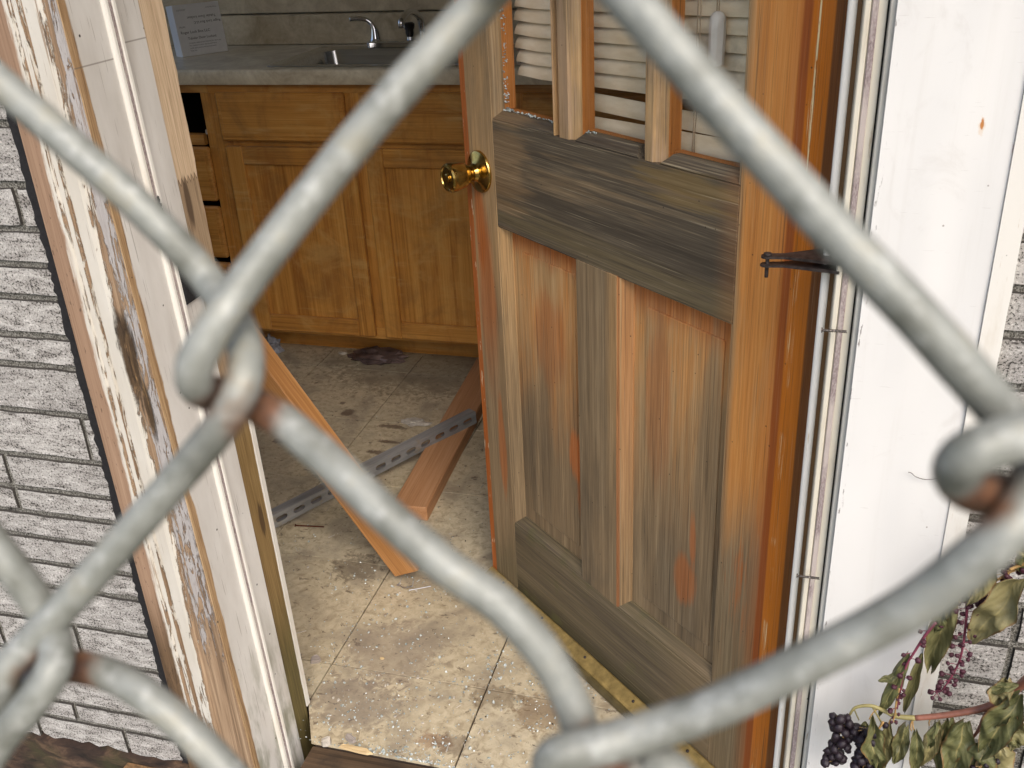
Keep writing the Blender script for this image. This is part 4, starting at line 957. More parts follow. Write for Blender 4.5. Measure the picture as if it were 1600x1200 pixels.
# sink
sk = thing('kitchen_sink', 'stainless steel drop-in sink set in the grey countertop', 'sink')
def rrect(x0, y0, x1, y1, r, z, n=6):
    out = []
    for cx_, cy_, a0 in ((x1 - r, y1 - r, 0), (x0 + r, y1 - r, 90), (x0 + r, y0 + r, 180), (x1 - r, y0 + r, 270)):
        for k in range(n + 1): a = R(a0 + 90 * k / n); out.append((cx_ + r * math.cos(a), cy_ + r * math.sin(a), z))
    return out
bm = bmesh.new(); loops = [rrect(-1.462, 2.603, -.60, 2.985, .02, .9096), rrect(-1.460, 2.605, -.602, 2.983, .02, .9118), rrect(-1.425, 2.632, -.635, 2.935, .05, .9108), rrect(-1.42, 2.637, -.64, 2.93, .05, .906), rrect(-1.395, 2.66, -.665, 2.905, .055, .76), rrect(-1.355, 2.70, -.705, 2.865, .05, .742)]
L = [[bm.verts.new(p) for p in lp] for lp in loops]
for a, b in zip(L, L[1:]):
    for k in range(len(a)): bm.faces.new((a[k], a[(k + 1) % len(a)], b[(k + 1) % len(a)], b[k]))
bm.faces.new(L[-1]); obj('basin', bm, M['steel'], sk, autosmooth=40)
bm = bmesh.new(); lathe(bm, [(.0, .744), (.03, .744), (.042, .746), (.045, .7435)], 20, 'z', (-1.03, 2.78, 0)); obj('drain', bm, M['chrome'], sk, smooth=True)
# faucet
fx, fy = -1.268, 2.965
fc = thing('faucet', 'chrome two-handle kitchen faucet at the back of the sink', 'faucet')
bm = bmesh.new(); lp = [rrect(fx - .028, fy - .024, fx + .30, fy + .024, .02, z_) for z_ in (.9122, .925, .9292)]; lp[2] = [(p[0] + (.004 if p[0] < fx else -.004), fy + (p[1] - fy) * .85, .9292) for p in lp[2]]
L = [[bm.verts.new(p) for p in q] for q in lp]
for a, b in zip(L, L[1:]):
    for k in range(len(a)): bm.faces.new((a[k], a[(k + 1) % len(a)], b[(k + 1) % len(a)], b[k]))
bm.faces.new(L[0]); bm.faces.new(L[-1]); obj('base_plate', bm, M['chrome'], fc, autosmooth=40)
def lever(x, sgn):
    bm = bmesh.new()
    tube(bm, catmull([(x, fy, .929), (x, fy, .938), (x - sgn * .001, fy, .962), (x - sgn * .008, fy - .002, .979), (x - sgn * .024, fy - .006, .991), (x - sgn * .046, fy - .010, .995), (x - sgn * .072, fy - .014, .994)], 5), [max(.0072, .0205 - .00085 * k) for k in range(31)], 18); obj('handle', bm, M['chrome'], fc, smooth=True)
lever(fx, 1); lever(fx + .27, -1)
bm = bmesh.new(); tube(bm, catmull([(fx + .155, fy, .929), (fx + .155, fy, .97), (fx + .155, fy - .02, 1.0), (fx + .155, fy - .09, 1.02), (fx + .155, fy - .16, 1.005), (fx + .155, fy - .165, .985)], 6), .0095, 16); obj('spout', bm, M['chrome'], fc, smooth=True)
sp = thing('sink_sprayer', 'small dark sprayer knob standing behind the sink', 'sprayer')
bm = bmesh.new(); lathe(bm, [(.02, .9118), (.02, .916), (.013, .920), (.011, .934)], 18, 'z', (fx + .098, fy + .04, 0)); obj('holder', bm, M['chrome'], sp, autosmooth=40)
bm = bmesh.new(); lathe(bm, [(.010, .9342), (.013, .945), (.0125, .953), (.017, .962), (.0175, .972), (.012, .976)], 18, 'z', (fx + .098, fy + .04, 0)); obj('nozzle', bm, M['chrome_dull'], sp, autosmooth=40)

# box of the lockset standing on the counter
bx0 = on_z(286, 90, .909); bx1 = on_z(357, 80, .909)
e1 = (bx1 - bx0); ang = math.atan2(e1.y, e1.x); wbx = e1.length
pk = thing('lockset_box', 'white printed carton leaning at the back of the counter', 'box', (bx0.x, bx0.y, .9096), ang)
pk.rotation_euler = (R(-6), 0, ang)
HB = .150; DB = .05
B('carton', (0, 0, 0), (wbx, DB, HB), M['paper'], pk, .001)
def word(txt, x, z, size, mat, flip=False, name='print_line'):
    cu = bpy.data.curves.new(name, 'FONT'); cu.body = txt; cu.size = size; cu.extrude = 0.00005; cu.resolution_u = 2
    t = bpy.data.objects.new(name + '_tmp', cu); COL.objects.link(t); dg = bpy.context.evaluated_depsgraph_get()
    me = bpy.data.meshes.new_from_object(t.evaluated_get(dg)); bpy.data.objects.remove(t); bpy.data.curves.remove(cu)
    me.name = name; me.materials.clear(); me.materials.append(mat)
    o = link(name, me, None, pk); o.location = (x, -.0003, z); o.rotation_euler = (R(90), R(180) if flip else 0, 0); return o
k_ = wbx / .155
word('Roger Lock Box LLC', .010 * k_, .066, .0115 * k_, M['ink']); word('Tubular Door Lockset', .030 * k_, .048, .0105 * k_, M['ink'])
word('FROM', .010 * k_, .083, .007 * k_, M['ink_grey'])
for i in range(4): word(['Contents replaced and returned for store use', 'Fits standard interior doors and frames', 'Latch strike and screws packed inside', 'Keep dry'][i], .030 * k_, .036 - .0075 * i, .0058 * k_, M['ink_grey'])
word('Tubular Door Lockset', .137 * k_, .114, .0105 * k_, M['ink'], True); word('Roger Lock Box LLC', .150 * k_, .098, .0105 * k_, M['ink'], True); word('From the store', .145 * k_, .137, .006 * k_, M['ink_grey'], True); word('LOCKSET', .012 * k_, .132, .007 * k_, M['ink_grey'])

# ------------------------------------------------------------------ timbers and strut on the floor
def beam(name, a, b, w_, h_, roll, mat, label, cat, group=None, bev=.002):
    a = Vector(a); b = Vector(b); d = (b - a); L_ = d.length; d.normalize()
    side = d.cross(Vector((0, 0, 1))).normalized(); up = side.cross(d)
    rot = Matrix((d, side, up)).transposed().to_4x4()
    # local: x along, y across, z up
    bm = bmesh.new(); box(bm, (0, -w_ / 2, -h_ / 2), (L_, w_ / 2, h_ / 2), bev)
    bmesh.ops.subdivide_edges(bm, edges=[e for e in bm.edges if e.calc_length() > L_ * .5], cuts=8)
    o = obj(name, bm, mat); o.matrix_world = Matrix.Translation(a) @ rot @ Matrix.Rotation(roll, 4, 'X'); return tag(o, label, cat, group)
pa0 = Vector((-.722, 1.585, .034)); pa1 = at(398, 560, 1.95)
beam('timber', pa0 + Vector((0, 0, 0)), pa0 + (pa1 - pa0) * 1.25, .046, .070, R(14), M['fir_orange'], 'orange fir batten leaning across the steel strut, its foot on the floor', 'timber', 'loose timbers on the floor')
beam('timber', (-.808, 1.80, .019), (-.85, 2.62, .019), .086, .038, 0, M['fir_pink'], 'pinkish fir board lying flat on the floor under the steel strut', 'timber', 'loose timbers on the floor')
# slotted strut
s0 = Vector((-1.16, 1.60, .0)); 
sa = Vector((-1.097, 1.688, .0)); sb = Vector((-.769, 2.216, .040)); sdir = (sb - sa).normalized(); sL = (sb - sa).length + .35; sa = sa - sdir * .35; sa.z = 0.0012
sdir = (sb - sa).normalized(); sL = (sb - sa).length
side = sdir.cross(Vector((0, 0, 1))).normalized(); up = side.cross(sdir)
ss = thing('slotted_strut', 'grey galvanised slotted steel strut lying across the floor and pink board', 'strut')
ss.matrix_world = Matrix.Translation(sa) @ Matrix((sdir, side, up)).transposed().to_4x4()
def slotted_face(L_, H_, th):
    bm = bmesh.new(); pitch = .048; nsl = int(L_ / pitch); off = (L_ - nsl * pitch) / 2
    def quad(p, q, r_, s_):
        bm.faces.new([bm.verts.new(v_) for v_ in (p, q, r_, s_)])
    def slot(cx_, cz_):
        out = []
        for k in range(16):
            a = 2 * math.pi * k / 16; out.append((cx_ + math.copysign(.0082, math.cos(a)) * (1 if abs(math.cos(a)) > 1e-6 else 0) + .0072 * math.cos(a), cz_ + .0072 * math.sin(a)))
        return out
    for y in (0, -th):
        for i in range(nsl):
            x0 = off + i * pitch; x1 = x0 + pitch; sl_ = slot((x0 + x1) / 2, H_ * .5)
            ring = []
            for k in range(16):
                a = 2 * math.pi * k / 16; c_, s_ = math.cos(a), math.sin(a); m_ = max(abs(c_), abs(s_)); ring.append(((x0 + x1) / 2 + c_ / m_ * pitch / 2, H_ * .5 + s_ / m_ * H_ * .5))
            vi = [bm.verts.new((p[0], y, p[1])) for p in sl_]; vo = [bm.verts.new((p[0], y, p[1])) for p in ring]
            for k in range(16): bm.faces.new((vi[k], vi[(k + 1) % 16], vo[(k + 1) % 16], vo[k]))
            if y == 0:
                vb = [bm.verts.new((p[0], -th, p[1])) for p in sl_]
                for k in range(16): bm.faces.new((vi[k], vi[(k + 1) % 16], vb[(k + 1) % 16], vb[k]))
        for a, b in ((0, off), (L_ - off, L_)): quad((a, y, 0), (b, y, 0), (b, y, H_), (a, y, H_))
    quad((0, 0, 0), (L_, 0, 0), (L_, -th, 0), (0, -th, 0)); quad((0, 0, H_), (L_, 0, H_), (L_, -th, H_), (0, -th, H_))
    quad((0, 0, 0), (0, -th, 0), (0, -th, H_), (0, 0, H_)); quad((L_, 0, 0), (L_, -th, 0), (L_, -th, H_), (L_, 0, H_))
    return bm
obj('slotted_web', slotted_face(sL, .036, .0024), M['strut'], ss)
B('upper_flange', (0, .0002 - .0, .0338), (sL, .0212, .0360), M['strut'], ss, .0005) if False else B('upper_flange', (0, -.0240, .0338), (sL, -.0026, .0361), M['strut'], ss, .0005)
B('lower_flange', (0, -.0240, 0), (sL, -.0026, .0024), M['strut'], ss, .0005)
B('flange_lip', (0, -.0262, .0300), (sL, -.0242, .0361), M['strut'], ss, .0004)

# ------------------------------------------------------------------ debris
rg = random.Random(21); bm = bmesh.new()
cl = [(on_z(x, y, 0), s_, n_) for x, y, s_, n_ in ((505, 1045, .05, 30), (560, 905, .05, 22), (640, 960, .08, 40), (620, 1050, .07, 40), (560, 1000, .08, 45), (700, 1060, .08, 40), (780, 1030, .04, 40), (500, 1120, .05, 30), (610, 1120, .05, 40), (660, 920, .05, 25), (760, 1110, .09, 60), (850, 1140, .06, 50), (820, 1060, .05, 35), (690, 1165, .06, 50), (545, 1145, .05, 40), (900, 1080, .04, 40), (700, 830, .08, 20), (800, 1180, .08, 45), (470, 850, .06, 12))]
cl.append((Vector((-.62, 1.122, 0)), .05, 70)); cl.append((Vector((-.53, 1.12, 0)), .03, 70))
for c_, s_, n_ in cl:
    for k in range(int(n_ * 1.7)):
        p = Vector((c_.x + rg.gauss(0, s_ * .8), max(1.118, c_.y + rg.gauss(0, s_ if s_ < .049 or c_.y > 1.15 else .008)), .0012)); shard(bm, p, rg.uniform(.0007, .0021) if rg.random() < .86 else rg.uniform(.0022, .0038), rg)
for k in range(240): shard(bm, (rg.uniform(-1.2, -.25), 1.12 + rg.random() ** 1.4 * 1.3, .001), rg.uniform(.0006, .0018), rg)
kind(tag(obj('glass_crumbs', bm, M['crumb']), 'crumbs of shattered safety glass scattered over the beige floor', 'broken glass'), 'stuff')
bm = bmesh.new()
for k in range(420):
    x, y = rg.uniform(-1.3, -.2), 1.12 + rg.random() * 1.5; s_ = rg.uniform(.0006, .002); shard(bm, (x, y, .0006), s_, rg)
kind(tag(obj('floor_grit', bm, M['iron']), 'dark specks of grit scattered over the beige floor', 'grit'), 'stuff')
bm = bmesh.new()
for k in range(70):
    q = cl[rg.randrange(len(cl))][0]; p = (q.x + rg.gauss(0, .06), max(1.12, q.y + rg.gauss(0, .06)), .0015); shard(bm, p, rg.uniform(.0014, .004), rg)
for k in range(26):
    x, y, a, l_ = rg.uniform(-1.1, -.3), 1.13 + rg.random() * .9, rg.uniform(0, 3.14), rg.uniform(.008, .024)
    tube(bm, [(x, y, .001), (x + l_ * math.cos(a), y + l_ * math.sin(a), .0015)], rg.uniform(.0006, .0013), 5)
kind(tag(obj('plaster_debris', bm, M['chip_white']), 'pale plaster bits and slivers strewn among the glass on the floor', 'debris'), 'stuff')
def chip(name, px, py, L_, w_, h_, rot, mat, label, cat, z=.002, seed=1, tilt=(0, 0)):
    rr = random.Random(seed); bm = bmesh.new(); n_ = 9; top = []; bot = []
    for k in range(n_):
        a = 2 * math.pi * k / n_; q = Vector((L_ / 2 * math.copysign(abs(math.cos(a)) ** .6, math.cos(a)) * rr.uniform(.8, 1.1), w_ / 2 * math.copysign(abs(math.sin(a)) ** .6, math.sin(a)) * rr.uniform(.75, 1.15), 0))
        top.append(bm.verts.new((q.x * .9, q.y * .9, h_ * rr.uniform(.6, 1)))); bot.append(bm.verts.new((q.x, q.y, 0)))
    bm.faces.new(top); bm.faces.new(bot)
    for k in range(n_): bm.faces.new((top[k], bot[k], bot[(k + 1) % n_], top[(k + 1) % n_]))
    o = obj(name, bm, mat); o.location = on_z(px, py, z) if not isinstance(px, Vector) else px; o.rotation_euler = (tilt[0], tilt[1], rot); return tag(o, label, cat)
chip('wood_splinter', 556, 1172, .062, .012, .006, R(-3), M['chip_wood'], 'pale split wood splinter lying along the threshold', 'splinter', seed=2)
chip('wood_chip', 548, 1156, .026, .012, .007, R(-28), M['chip_grey'], 'grey fluted wood chip behind the pale splinter', 'wood chip', seed=3)
chip('wood_chip', 493, 1032, .022, .016, .009, R(40), M['chip_grey'], 'grey broken wood chip beside the bare stud', 'wood chip', seed=4, tilt=(.2, .1))
chip('plaster_lump', 510, 1162, .018, .014, .012, R(20), M['chip_white'], 'small white plaster lump at the foot of the stud', 'plaster', seed=5)
chip('paint_flake', 597, 1029, .009, .006, .002, R(10), M['chip_wood'], 'tiny cream paint flake in the middle of the floor tile', 'paint flake', seed=6)
def crumple(name, px, py, rx, ry, rz, mat, label, cat, seed, sub=3):
    bm = bmesh.new(); bmesh.ops.create_icosphere(bm, subdivisions=sub, radius=1)
    for v_ in bm.verts:
        n_ = mnoise.noise(v_.co * 2.3 + Vector((seed, 0, 0))) * .55 + mnoise.noise(v_.co * 5.5 + Vector((0, seed, 0))) * .3
        v_.co = v_.co * (1 + n_); v_.co.x *= rx; v_.co.y *= ry; v_.co.z = max(0, v_.co.z + .25) * rz
    o = obj(name, bm, mat, autosmooth=25); o.location = on_z(px, py, 0.0005); return tag(o, label, cat)
crumple('plastic_wrapper', 592, 560, .085, .05, .022, M['crumple'], 'dark crumpled plastic wrapper on the floor in front of the cabinet', 'wrapper', 3)
crumple('plastic_bag', 424, 548, .035, .03, .04, M['bag'], 'crumpled clear plastic scrap near the cabinet corner', 'plastic scrap', 5)
crumple('paper_scrap', 650, 661, .036, .018, .007, M['chip_white'], 'torn white paper scrap on the floor beside the strut', 'paper', 8)
crumple('paper_scrap', 536, 553, .014, .008, .006, M['chip_white'], 'small white paper scrap beside the dark wrapper', 'paper', 9, 2)
chip('brick_scrap', 728, 548, .09, .055, .035, R(10), M['red_block'], 'reddish brick fragment at the cabinet foot beside the door edge', 'brick fragment', seed=9)
def nail(pts, r, mat, label, name='nail', group=None):
    bm = bmesh.new(); tube(bm, pts, r, 7); tube(bm, [pts[0], Vector(pts[0]) + (Vector(pts[0]) - Vector(pts[1])).normalized() * .0012], r * 2.2, 8); return tag(obj(name, bm, mat), label, 'nail', group)
a = on_z(462, 821, .002); b = on_z(506, 823, .002); nail([a, b], .0018, M['rust'], 'long rusty nail lying on the floor in front of the strut')
a = on_z(622, 914, .004); nail([a, a + Vector((.02, -.006, 0)), a + Vector((.035, -.004, .006)), a + Vector((.036, .0, .016))], .0012, M['silver'], 'bent silver nail at the foot of the orange batten')
a = on_z(640, 922, .002); nail([a, a + Vector((.04, .022, 0))], .0011, M['silver'], 'straight silver nail beside the foot of the orange batten')
# drip board at the foot of the siding
o = B('board_scrap', (-1.05, .985, -.12), (-.88, 1.02, -.02), M['ply_edge'], None, .003); tag(o, 'fibrous brown board end below the siding beside the casing', 'board')

# ------------------------------------------------------------------ pokeweed
pw = thing('pokeweed', 'wilted pokeweed with dark berries hanging over the white panel and siding', 'plant', (.3, .9, -.25))
pw_inv = Vector((-.3, -.9, .25))
def stem(pts, r0, r1, mat, name='stem', yy=.95):
    P = []
    for p in pts: P.append(tuple(on_y(p[0], p[1], p[2] if len(p) > 2 else yy)))
    P = catmull(P, 5); n_ = len(P); bm = bmesh.new(); tube(bm, [Vector(p) + pw_inv for p in P], [r0 + (r1 - r0) * k / (n_ - 1) for k in range(n_)], 8); return obj(name, bm, mat, pw, smooth=True)
stem([(1745, 1900, .885), (1730, 1500, .89), (1718, 1250, .9), (1692, 1050, .915), (1668, 910, .925), (1652, 800, .93), (1640, 700, .94)], .0075, .0026, M['stem_red'])
stem([(1695, 1060, .915), (1660, 1052, .925), (1622, 1050, .935), (1590, 1075), (1566, 1094), (1530, 1108), (1480, 1117), (1430, 1122)], .0062, .0034, M['stem_red'])
stem([(1430, 1122), (1400, 1119), (1384, 1112), (1362, 1103), (1338, 1105), (1328, 1116), (1322, 1128)], .0032, .0012, M['stem_yellow'])
stem([(1552, 1100), (1538, 1122), (1528, 1142), (1508, 1168)], .0042, .001, M['stem_red'])
stem([(1667, 908, .925), (1635, 884, .935), (1600, 868), (1575, 855), (1553, 868), (1530, 887)], .003, .0014, M['stem_yellow'])
stem([(1545, 878), (1562, 850), (1572, 834), (1600, 806), (1651, 800, .93)], .0022, .0018, M['stem_yellow'])
stem([(1660, 862, .928), (1600, 881), (1578, 890)], .0022, .0016, M['stem_tan'])
stem([(1362, 1103), (1375, 1125), (1382, 1140)], .0012, .001, M['stem_yellow'])
stem([(1334, 1107), (1342, 1125)], .001, .0008, M['stem_yellow'])
for x0, y0, x1, y1 in ((1372, 1106, 1358, 1124), (1426, 1124, 1424, 1142), (1426, 1124, 1432, 1150), (1455, 1122, 1452, 1134), (1398, 1118, 1388, 1132)):
    stem([(x0, y0), ((x0 + x1) / 2 - 2, (y0 + y1) / 2), (x1, y1)], .0009, .0007, M['stem_tan'])

berry_me = {}
def berry_mesh(kind_, v_):
    if (kind_, v_) not in berry_me:
        bm = bmesh.new(); bmesh.ops.create_uvsphere(bm, u_segments=9, v_segments=6, radius=1)
        for q in bm.verts:
            a = math.atan2(q.co.y, q.co.x); q.co *= 1 + .08 * math.cos(a * 5) * (1 - abs(q.co.z)); q.co.z *= .82; q.co *= 1 + .34 * mnoise.noise(q.co * 1.7 + Vector((v_ * 9, 0, 0)))
        me = bpy.data.meshes.new('berry'); bm.to_mesh(me); bm.free()
        for p in me.polygons: p.use_smooth = True
        me.materials.append(M[kind_]); berry_me[(kind_, v_)] = me
    return berry_me[(kind_, v_)]
rb_ = random.Random(33)
def berry(parent, p, r_, kind_='berry'):
    o = link('berry', berry_mesh(kind_, rb_.randint(0, 4)), None, parent); o.location = Vector(p) + pw_inv; o.scale = (r_, r_, r_); o.rotation_euler = (rb_.uniform(0, 6), rb_.uniform(0, 6), rb_.uniform(0, 6))
def raceme(pts, mat, n_, spread, r_, kind_, yy=.95, r0=.0016, r1=.0007, name='raceme', clump=0, ped=True):
    P = [on_y(x, y, yy) for x, y in pts]; P = [Vector(p) for p in catmull(P, 6)]; bm = bmesh.new(); m_ = len(P)
    tube(bm, [p + pw_inv for p in P], [r0 + (r1 - r0) * k / (m_ - 1) for k in range(m_)], 7)
    locs = []
    for k in range(n_):
        t = (k + .5) / n_; p = P[min(m_ - 1, int(t * m_))]; a = k * 2.4; d = Vector((math.cos(a), .55 * math.sin(a), .35 * math.sin(a * 1.7) - .2)) * spread * rb_.uniform(.7, 1.1)
        q = p + d; locs.append(q)
        if ped: tube(bm, [p + pw_inv, (p + d * .55 + Vector((0, 0, .001))) + pw_inv, q + pw_inv], .0005, 4, False)
    o = obj(name, bm, mat, pw, smooth=True)
    for q in locs: berry(o, q, r_ * rb_.uniform(.75, 1.15), kind_)
raceme([(1312, 1118), (1316, 1135), (1317, 1155), (1306, 1175), (1300, 1190)], M['stem_tan'], 34, .0100, .0060, 'berry', .94)
raceme([(1352, 1138), (1358, 1160), (1352, 1185), (1345, 1215)], M['stem_tan'], 44, .0120, .0062, 'berry', .935)
raceme([(1380, 1128), (1372, 1140), (1364, 1148)], M['stem_tan'], 3, .004, .0045, 'berry', .94)
raceme([(1511, 940), (1510, 965), (1506, 1000), (1500, 1030), (1488, 1055), (1472, 1078), (1462, 1082)], M['stem_pink'], 46, .0105, .0032, 'berry_red', .955, .0018)
raceme([(1598, 885), (1576, 895), (1556, 908), (1535, 922), (1522, 935)], M['stem_tan'], 32, .0115, .0042, 'berry_red', .96)
raceme([(1462, 972), (1444, 995), (1428, 1020), (1417, 1038), (1411, 1060), (1406, 1085), (1402, 1108)], M['stem_pink'], 13, .010, .0034, 'berry_red', .945, .0018)
raceme([(1406, 1075), (1401, 1095), (1398, 1118), (1394, 1130)], M['stem_tan'], 9, .005, .0024, 'berry_red', .946)
raceme([(1545, 1185), (1530, 1200), (1520, 1215)], M['stem_tan'], 10, .009, .004, 'berry', .93)

def leaf(base, tip, wpx, yb, yt, curl=.3, fold=.25, droop=.0, seed=0, lab=None, turn=0.0):
    """leaf blade from base to tip (measured on the photo, stood at depths yb and yt); wpx = full width"""
    b = on_y(base[0], base[1], yb); t = on_y(tip[0], tip[1], yt); ax = t - b; L_ = ax.length; ax.normalize()
    view = (CAM - (b + t) / 2).normalized(); side = ax.cross(view).normalized(); side = (Matrix.Rotation(turn, 3, ax) @ side); nrm = side.cross(ax).normalized()
    if nrm.dot(view) < 0: nrm = -nrm
    hw = .86 * wpx / F_PX * ((b + t) / 2 - CAM).length / 2
    nu, nv = 22, 12; bm = bmesh.new(); lay = bm.verts.layers.float_vector.new('leaf'); grid = []
    for i in range(nu + 1):
        s = i / nu; wd = hw * (math.sin(math.pi * min(1, s * .94 + .03)) ** .75) * (1 - .25 * s); row = []
        for j in range(-nv // 2, nv // 2 + 1):
            u = j / (nv / 2); edge = 1 + (.09 * mnoise.noise(Vector((s * 14, u * 2, seed * 3.3))) if abs(u) > .9 else 0)
            q = b + ax * (L_ * s) + side * (wd * u * edge * math.cos(fold * abs(u))) + nrm * (wd * abs(u) * math.sin(fold) * 1.0 + droop * L_ * math.sin(math.pi * s))
            q += nrm * (curl * hw * (u * u) * math.sin(3.0 * s + seed)) + nrm * hw * (.6 * mnoise.noise(Vector((s * 4.2, u * 1.6, seed * 1.7))) + .16 * mnoise.noise(Vector((s * 11, u * 4, seed * 2.7)))) + side * hw * .34 * mnoise.noise(Vector((s * 3.3, seed * 2.1, 4)))
            v_ = bm.verts.new(q + pw_inv); v_[lay] = (u, s, 0); row.append(v_)
        grid.append(row)
    for i in range(nu):
        for j in range(nv): bm.faces.new((grid[i][j], grid[i][j + 1], grid[i + 1][j + 1], grid[i + 1][j]))
    o = obj('leaf', bm, M['leaf'], pw, smooth=True)
    if lab: o['label'] = lab
    return o
LV = [((1600, 905), (1516, 1002), 62, .93, .95, .2, .15, 0), ((1567, 858), (1506, 944), 46, .935, .945, .5, .3, 0), ((1560, 862), (1512, 905), 24, .94, .95, .5, .4, .1), ((1508, 905), (1503, 935), 34, .94, .95, .7, .4, .1),
      ((1490, 925), (1452, 1046), 46, .955, .965, .5, .35, 0), ((1500, 925), (1455, 968), 38, .96, .97, .5, .35, 0), ((1478, 942), (1462, 990), 26, .945, .95, .7, .5, .1), ((1420, 1020), (1374, 1118), 30, .95, .955, .4, .5, .05), ((1405, 1055), (1372, 1064), 16, .948, .945, .4, .4, .0), ((1440, 1020), (1412, 1112), 22, .96, .965, .4, .5, 0),
      ((1362, 1118), (1368, 1204), 42, .93, .93, .4, .3, .06), ((1392, 1130), (1378, 1202), 34, .95, .955, .4, .4, 0), ((1352, 1128), (1340, 1152), 22, .955, .955, .3, .4, 0), ((1418, 1135), (1398, 1192), 30, .945, .945, .3, .3, 0), ((1432, 1140), (1428, 1206), 28, .94, .94, .3, .45, 0), ((1404, 1135), (1412, 1180), 16, .955, .955, .3, .4, 0),
      ((1470, 1125), (1438, 1200), 32, .945, .945, .5, .4, 0), ((1478, 1122), (1480, 1220), 50, .95, .95, .4, .3, 0), ((1510, 1128), (1488, 1215), 56, .945, .94, .4, .3, 0), ((1598, 1085), (1534, 1180), 56, .925, .93, .25, .2, 0), ((1585, 1110), (1578, 1172), 52, .93, .935, .4, .3, 0), ((1540, 1160), (1500, 1230), 60, .935, .93, .4, .3, 0), ((1560, 1165), (1552, 1250), 62, .93, .925, .4, .3, 0),
      ((1572, 1062), (1560, 1102), 40, .935, .935, .5, .4, 0), ((1592, 1070), (1540, 1082), 22, .93, .935, .4, .4, 0), ((1600, 850), (1605, 905), 40, .955, .955, .4, .4, 0), ((1575, 1140), (1590, 1168), 22, .93, .93, .6, .4, 0), ((1462, 1130), (1452, 1165), 20, .94, .94, .8, .6, .1)]
for i, a in enumerate(LV): leaf(*a, seed=i * 1.31 + .4)

# ------------------------------------------------------------------ chain-link fence, close to the lens
fe = thing('chain_link_fence', 'galvanised chain-link fence close in front with rusty twisted joints', 'fence')
WR = .00188
def wire3(P, rusts):
    P = [Vector(p) for p in catmull([tuple(p) for p in P], 8)]
    R_ = [at(x, y, .00376 * F_PX / th) for x, y, th in rusts]
    bm = bmesh.new(); lay = bm.verts.layers.float.new('rust')
    rings = tube(bm, P, [WR * (1 + .02 * mnoise.noise(p * 260)) for p in P], 20)
    for rg_ in rings:
        for v_ in rg_:
            v_[lay] = max([0] + [max(0, 1 - (v_.co - q).length / .0082) for q in R_])
    return obj('wire', bm, M['wire'], fe, smooth=True)
def sp_(x, y, th, dz=0): return at(x, y, .00376 * F_PX / th + dz * .001)
# knots of the mesh; the pattern goes on beyond what the photograph shows
KL, KT, KR, KB, K2 = sp_(335, 540, 58), sp_(878, -110, 68), sp_(1570, 725, 75), sp_(895, 1175, 62), sp_(62, 1030, 52)
VV = KB - KT; HH = (KR - KL); HL = (K2 - VV * .5 - KL) * 1.0; NN = HH.cross(VV).normalized()
if NN.dot(MR.col[2]) < 0: NN = -NN
def col(c):                                     # a knot of column c (0 = left knot seen, 1 = top/bottom knots, 2 = right knot ...)
    if c == 0: return KL
    if c == 1: return KT
    if c >= 2: return KR + HH * ((c - 2) * .5) + VV * (-.5 if c % 2 else 0)
    if c == -1: return K2
    return KL + HL + HH * ((c + 1) * .5) + VV * (.5 if c % 2 else 0)
def zig(knots):
    """rounded bends with the strand crossing over before and under after each knot"""
    out = []
    for i in range(len(knots)):
        k_ = knots[i]; a = knots[i - 1] if i else k_; b = knots[i + 1] if i + 1 < len(knots) else k_
        m_ = ((a + b) / 2 - k_); m_ = m_.normalized() if m_.length > 1e-6 else m_
        if i: out.append(k_ + (a - k_) * .1 + NN * .0022)
        out.append(k_ - m_ * .0022)
        if i + 1 < len(knots): out.append(k_ + (b - k_) * .1 - NN * .0022)
    return out
NV = 5
def wire(pts, rusts, up=(), down=()):
    core = [sp_(*p) for p in pts]
    return wire3(list(reversed(zig(list(up)))) + core + zig(list(down)), rusts)
RU = [(330, 610, 58), (1510, 760, 74), (395, 650, 58), (75, 1030, 52), (115, 1050, 52), (930, 1195, 62), (1560, 770, 72)]
KU = sp_(-330, 10, 54)
# left wire
wire([(-150, 10, 55, 0), (0, 130, 55, 0), (133, 247, 55, 0), (200, 306, 55, 0), (267, 372, 55, 1), (325, 438, 55, 2.4), (362, 492, 57, 2.2), (383, 545, 58, .5), (378, 605, 58, -2.2), (345, 665, 57, -2.6), (292, 730, 55, -1), (200, 836, 54, 0), (120, 926, 53, 0), (52, 1000, 52, -1.8), (8, 1048, 52, -2.2), (0, 1085, 52, -.5), (20, 1092, 52, 2.4), (62, 1062, 52, 2.6), (108, 1042, 52, 2.2), (165, 1052, 52, .5), (225, 1085, 53, 0), (300, 1148, 53, 0), (380, 1232, 53, 0), (470, 1330, 54, 0)], RU,
     [q for n_ in range(NV) for q in (KU - VV * n_, KL - VV * (n_ + 1))], [q for n_ in range(1, NV) for q in (KL + VV * n_, K2 + VV * n_)])
# wire running from the top knot round the left knot to the bottom knot
wire([(820, -190, 67, 1.5), (885, -140, 67, 1.5), (895, -100, 67, -.5), (872, -75, 66, -2.4), (820, -62, 65, -2.2), (752, 2, 62, 0), (618, 148, 61, 0), (518, 266, 60, 0), (396, 424, 59, -1.4), (345, 497, 59, -2.4), (308, 562, 59, -2.4), (306, 600, 59, -1), (330, 615, 58, 1.6), (365, 618, 58, 2.6), (405, 636, 58, 2.2), (450, 665, 58, .6), (530, 735, 59, 0), (600, 802, 60, 0), (698, 886, 61, 0), (778, 942, 61, 0), (842, 1010, 61, 0), (880, 1070, 61, .6), (902, 1122, 62, 2.2), (905, 1170, 62, 3.0), (880, 1215, 62, 2.6), (830, 1280, 62, 1), (760, 1370, 62, 0)], RU,
     [q for n_ in range(1, NV) for q in (KL - VV * n_, KT - VV * n_)], [q for n_ in range(1, NV) for q in (KL + VV * n_, KT + VV * (n_ + 1))])
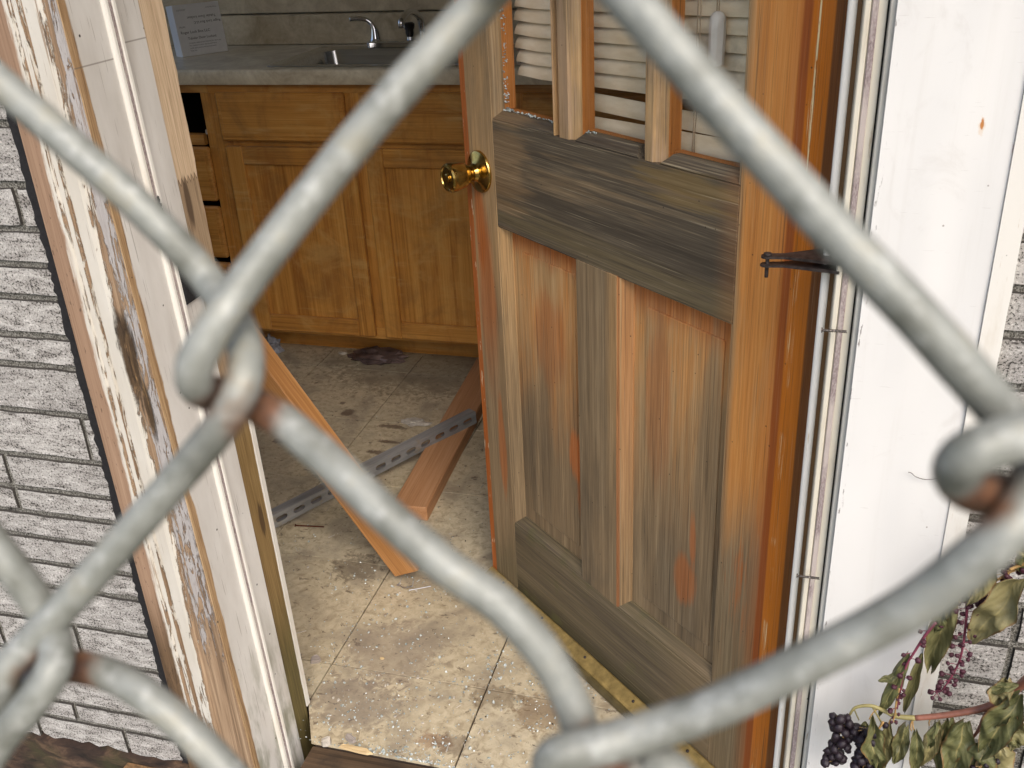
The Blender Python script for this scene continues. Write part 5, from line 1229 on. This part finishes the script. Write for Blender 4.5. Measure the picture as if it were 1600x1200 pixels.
# wire running from the top knot round the right knot to the bottom knot
wire([(945, -200, 70, -2), (880, -150, 70, -2.4), (868, -110, 70, -.6), (890, -85, 70, 2.2), (935, -50, 71, 1.6), (985, 2, 72, 0), (1120, 157, 73, 0), (1287, 343, 74, 0), (1430, 492, 75, 0), (1530, 604, 75, .8), (1585, 668, 75, 2.6), (1618, 722, 75, 2.6), (1612, 775, 75, .5), (1580, 822, 75, -1), (1510, 884, 74, -.6), (1420, 950, 72, 0), (1250, 1040, 69, 0), (1110, 1108, 66, 0), (1000, 1146, 64, -1.2), (925, 1168, 63, -2.6), (872, 1180, 63, -2.4), (862, 1202, 63, -.5), (890, 1212, 63, 2.2), (945, 1202, 63, 2.4), (1010, 1212, 63, 1), (1100, 1270, 64, 0)], RU,
     [q for n_ in range(1, NV) for q in (KR - VV * n_, KT - VV * n_)], [q for n_ in range(1, NV) for q in (KR + VV * n_, KT + VV * (n_ + 1))])
# right wire: comes in from the right, hooks round and leaves
wire([(1720, 648, 76, 0), (1630, 672, 76, -2.2), (1560, 692, 76, -2.8), (1510, 714, 76, -2.4), (1496, 742, 75, -.6), (1520, 766, 75, 2.0), (1570, 778, 74, 3.0), (1630, 800, 74, 2.2), (1700, 850, 73, .5), (1780, 920, 72, 0)], RU,
     [q for n_ in range(NV) for q in (col(3) - VV * n_, KR - VV * (n_ + 1))], [q for n_ in range(1, NV) for q in (col(3) + VV * n_, KR + VV * n_)])
# far left wire hooked into the left wire
wire([(-150, 720, 52, 0), (-60, 792, 53, 0), (0, 864, 53, 0), (40, 915, 53, 1.6), (72, 962, 53, 2.6), (88, 1005, 53, 0), (82, 1050, 53, -2.4), (50, 1098, 53, -2.4), (5, 1152, 53, -.5), (-80, 1255, 52, 0)], RU,
     [q for n_ in range(NV) for q in (col(-2) - VV * n_, KU - VV * n_)], [q for n_ in range(1, NV) for q in (col(-2) + VV * n_, K2 + VV * n_)])
for c_ in list(range(3, 9)) + list(range(-8, -2)):
    a_, b_ = col(c_), col(c_ + 1); kn = []
    for n_ in range(-NV, NV + 1):
        kn += [a_ + VV * n_, b_ + VV * n_] if (b_ - a_).dot(VV) > 0 else [b_ + VV * n_, a_ + VV * n_]
    wire3(zig(kn), [])
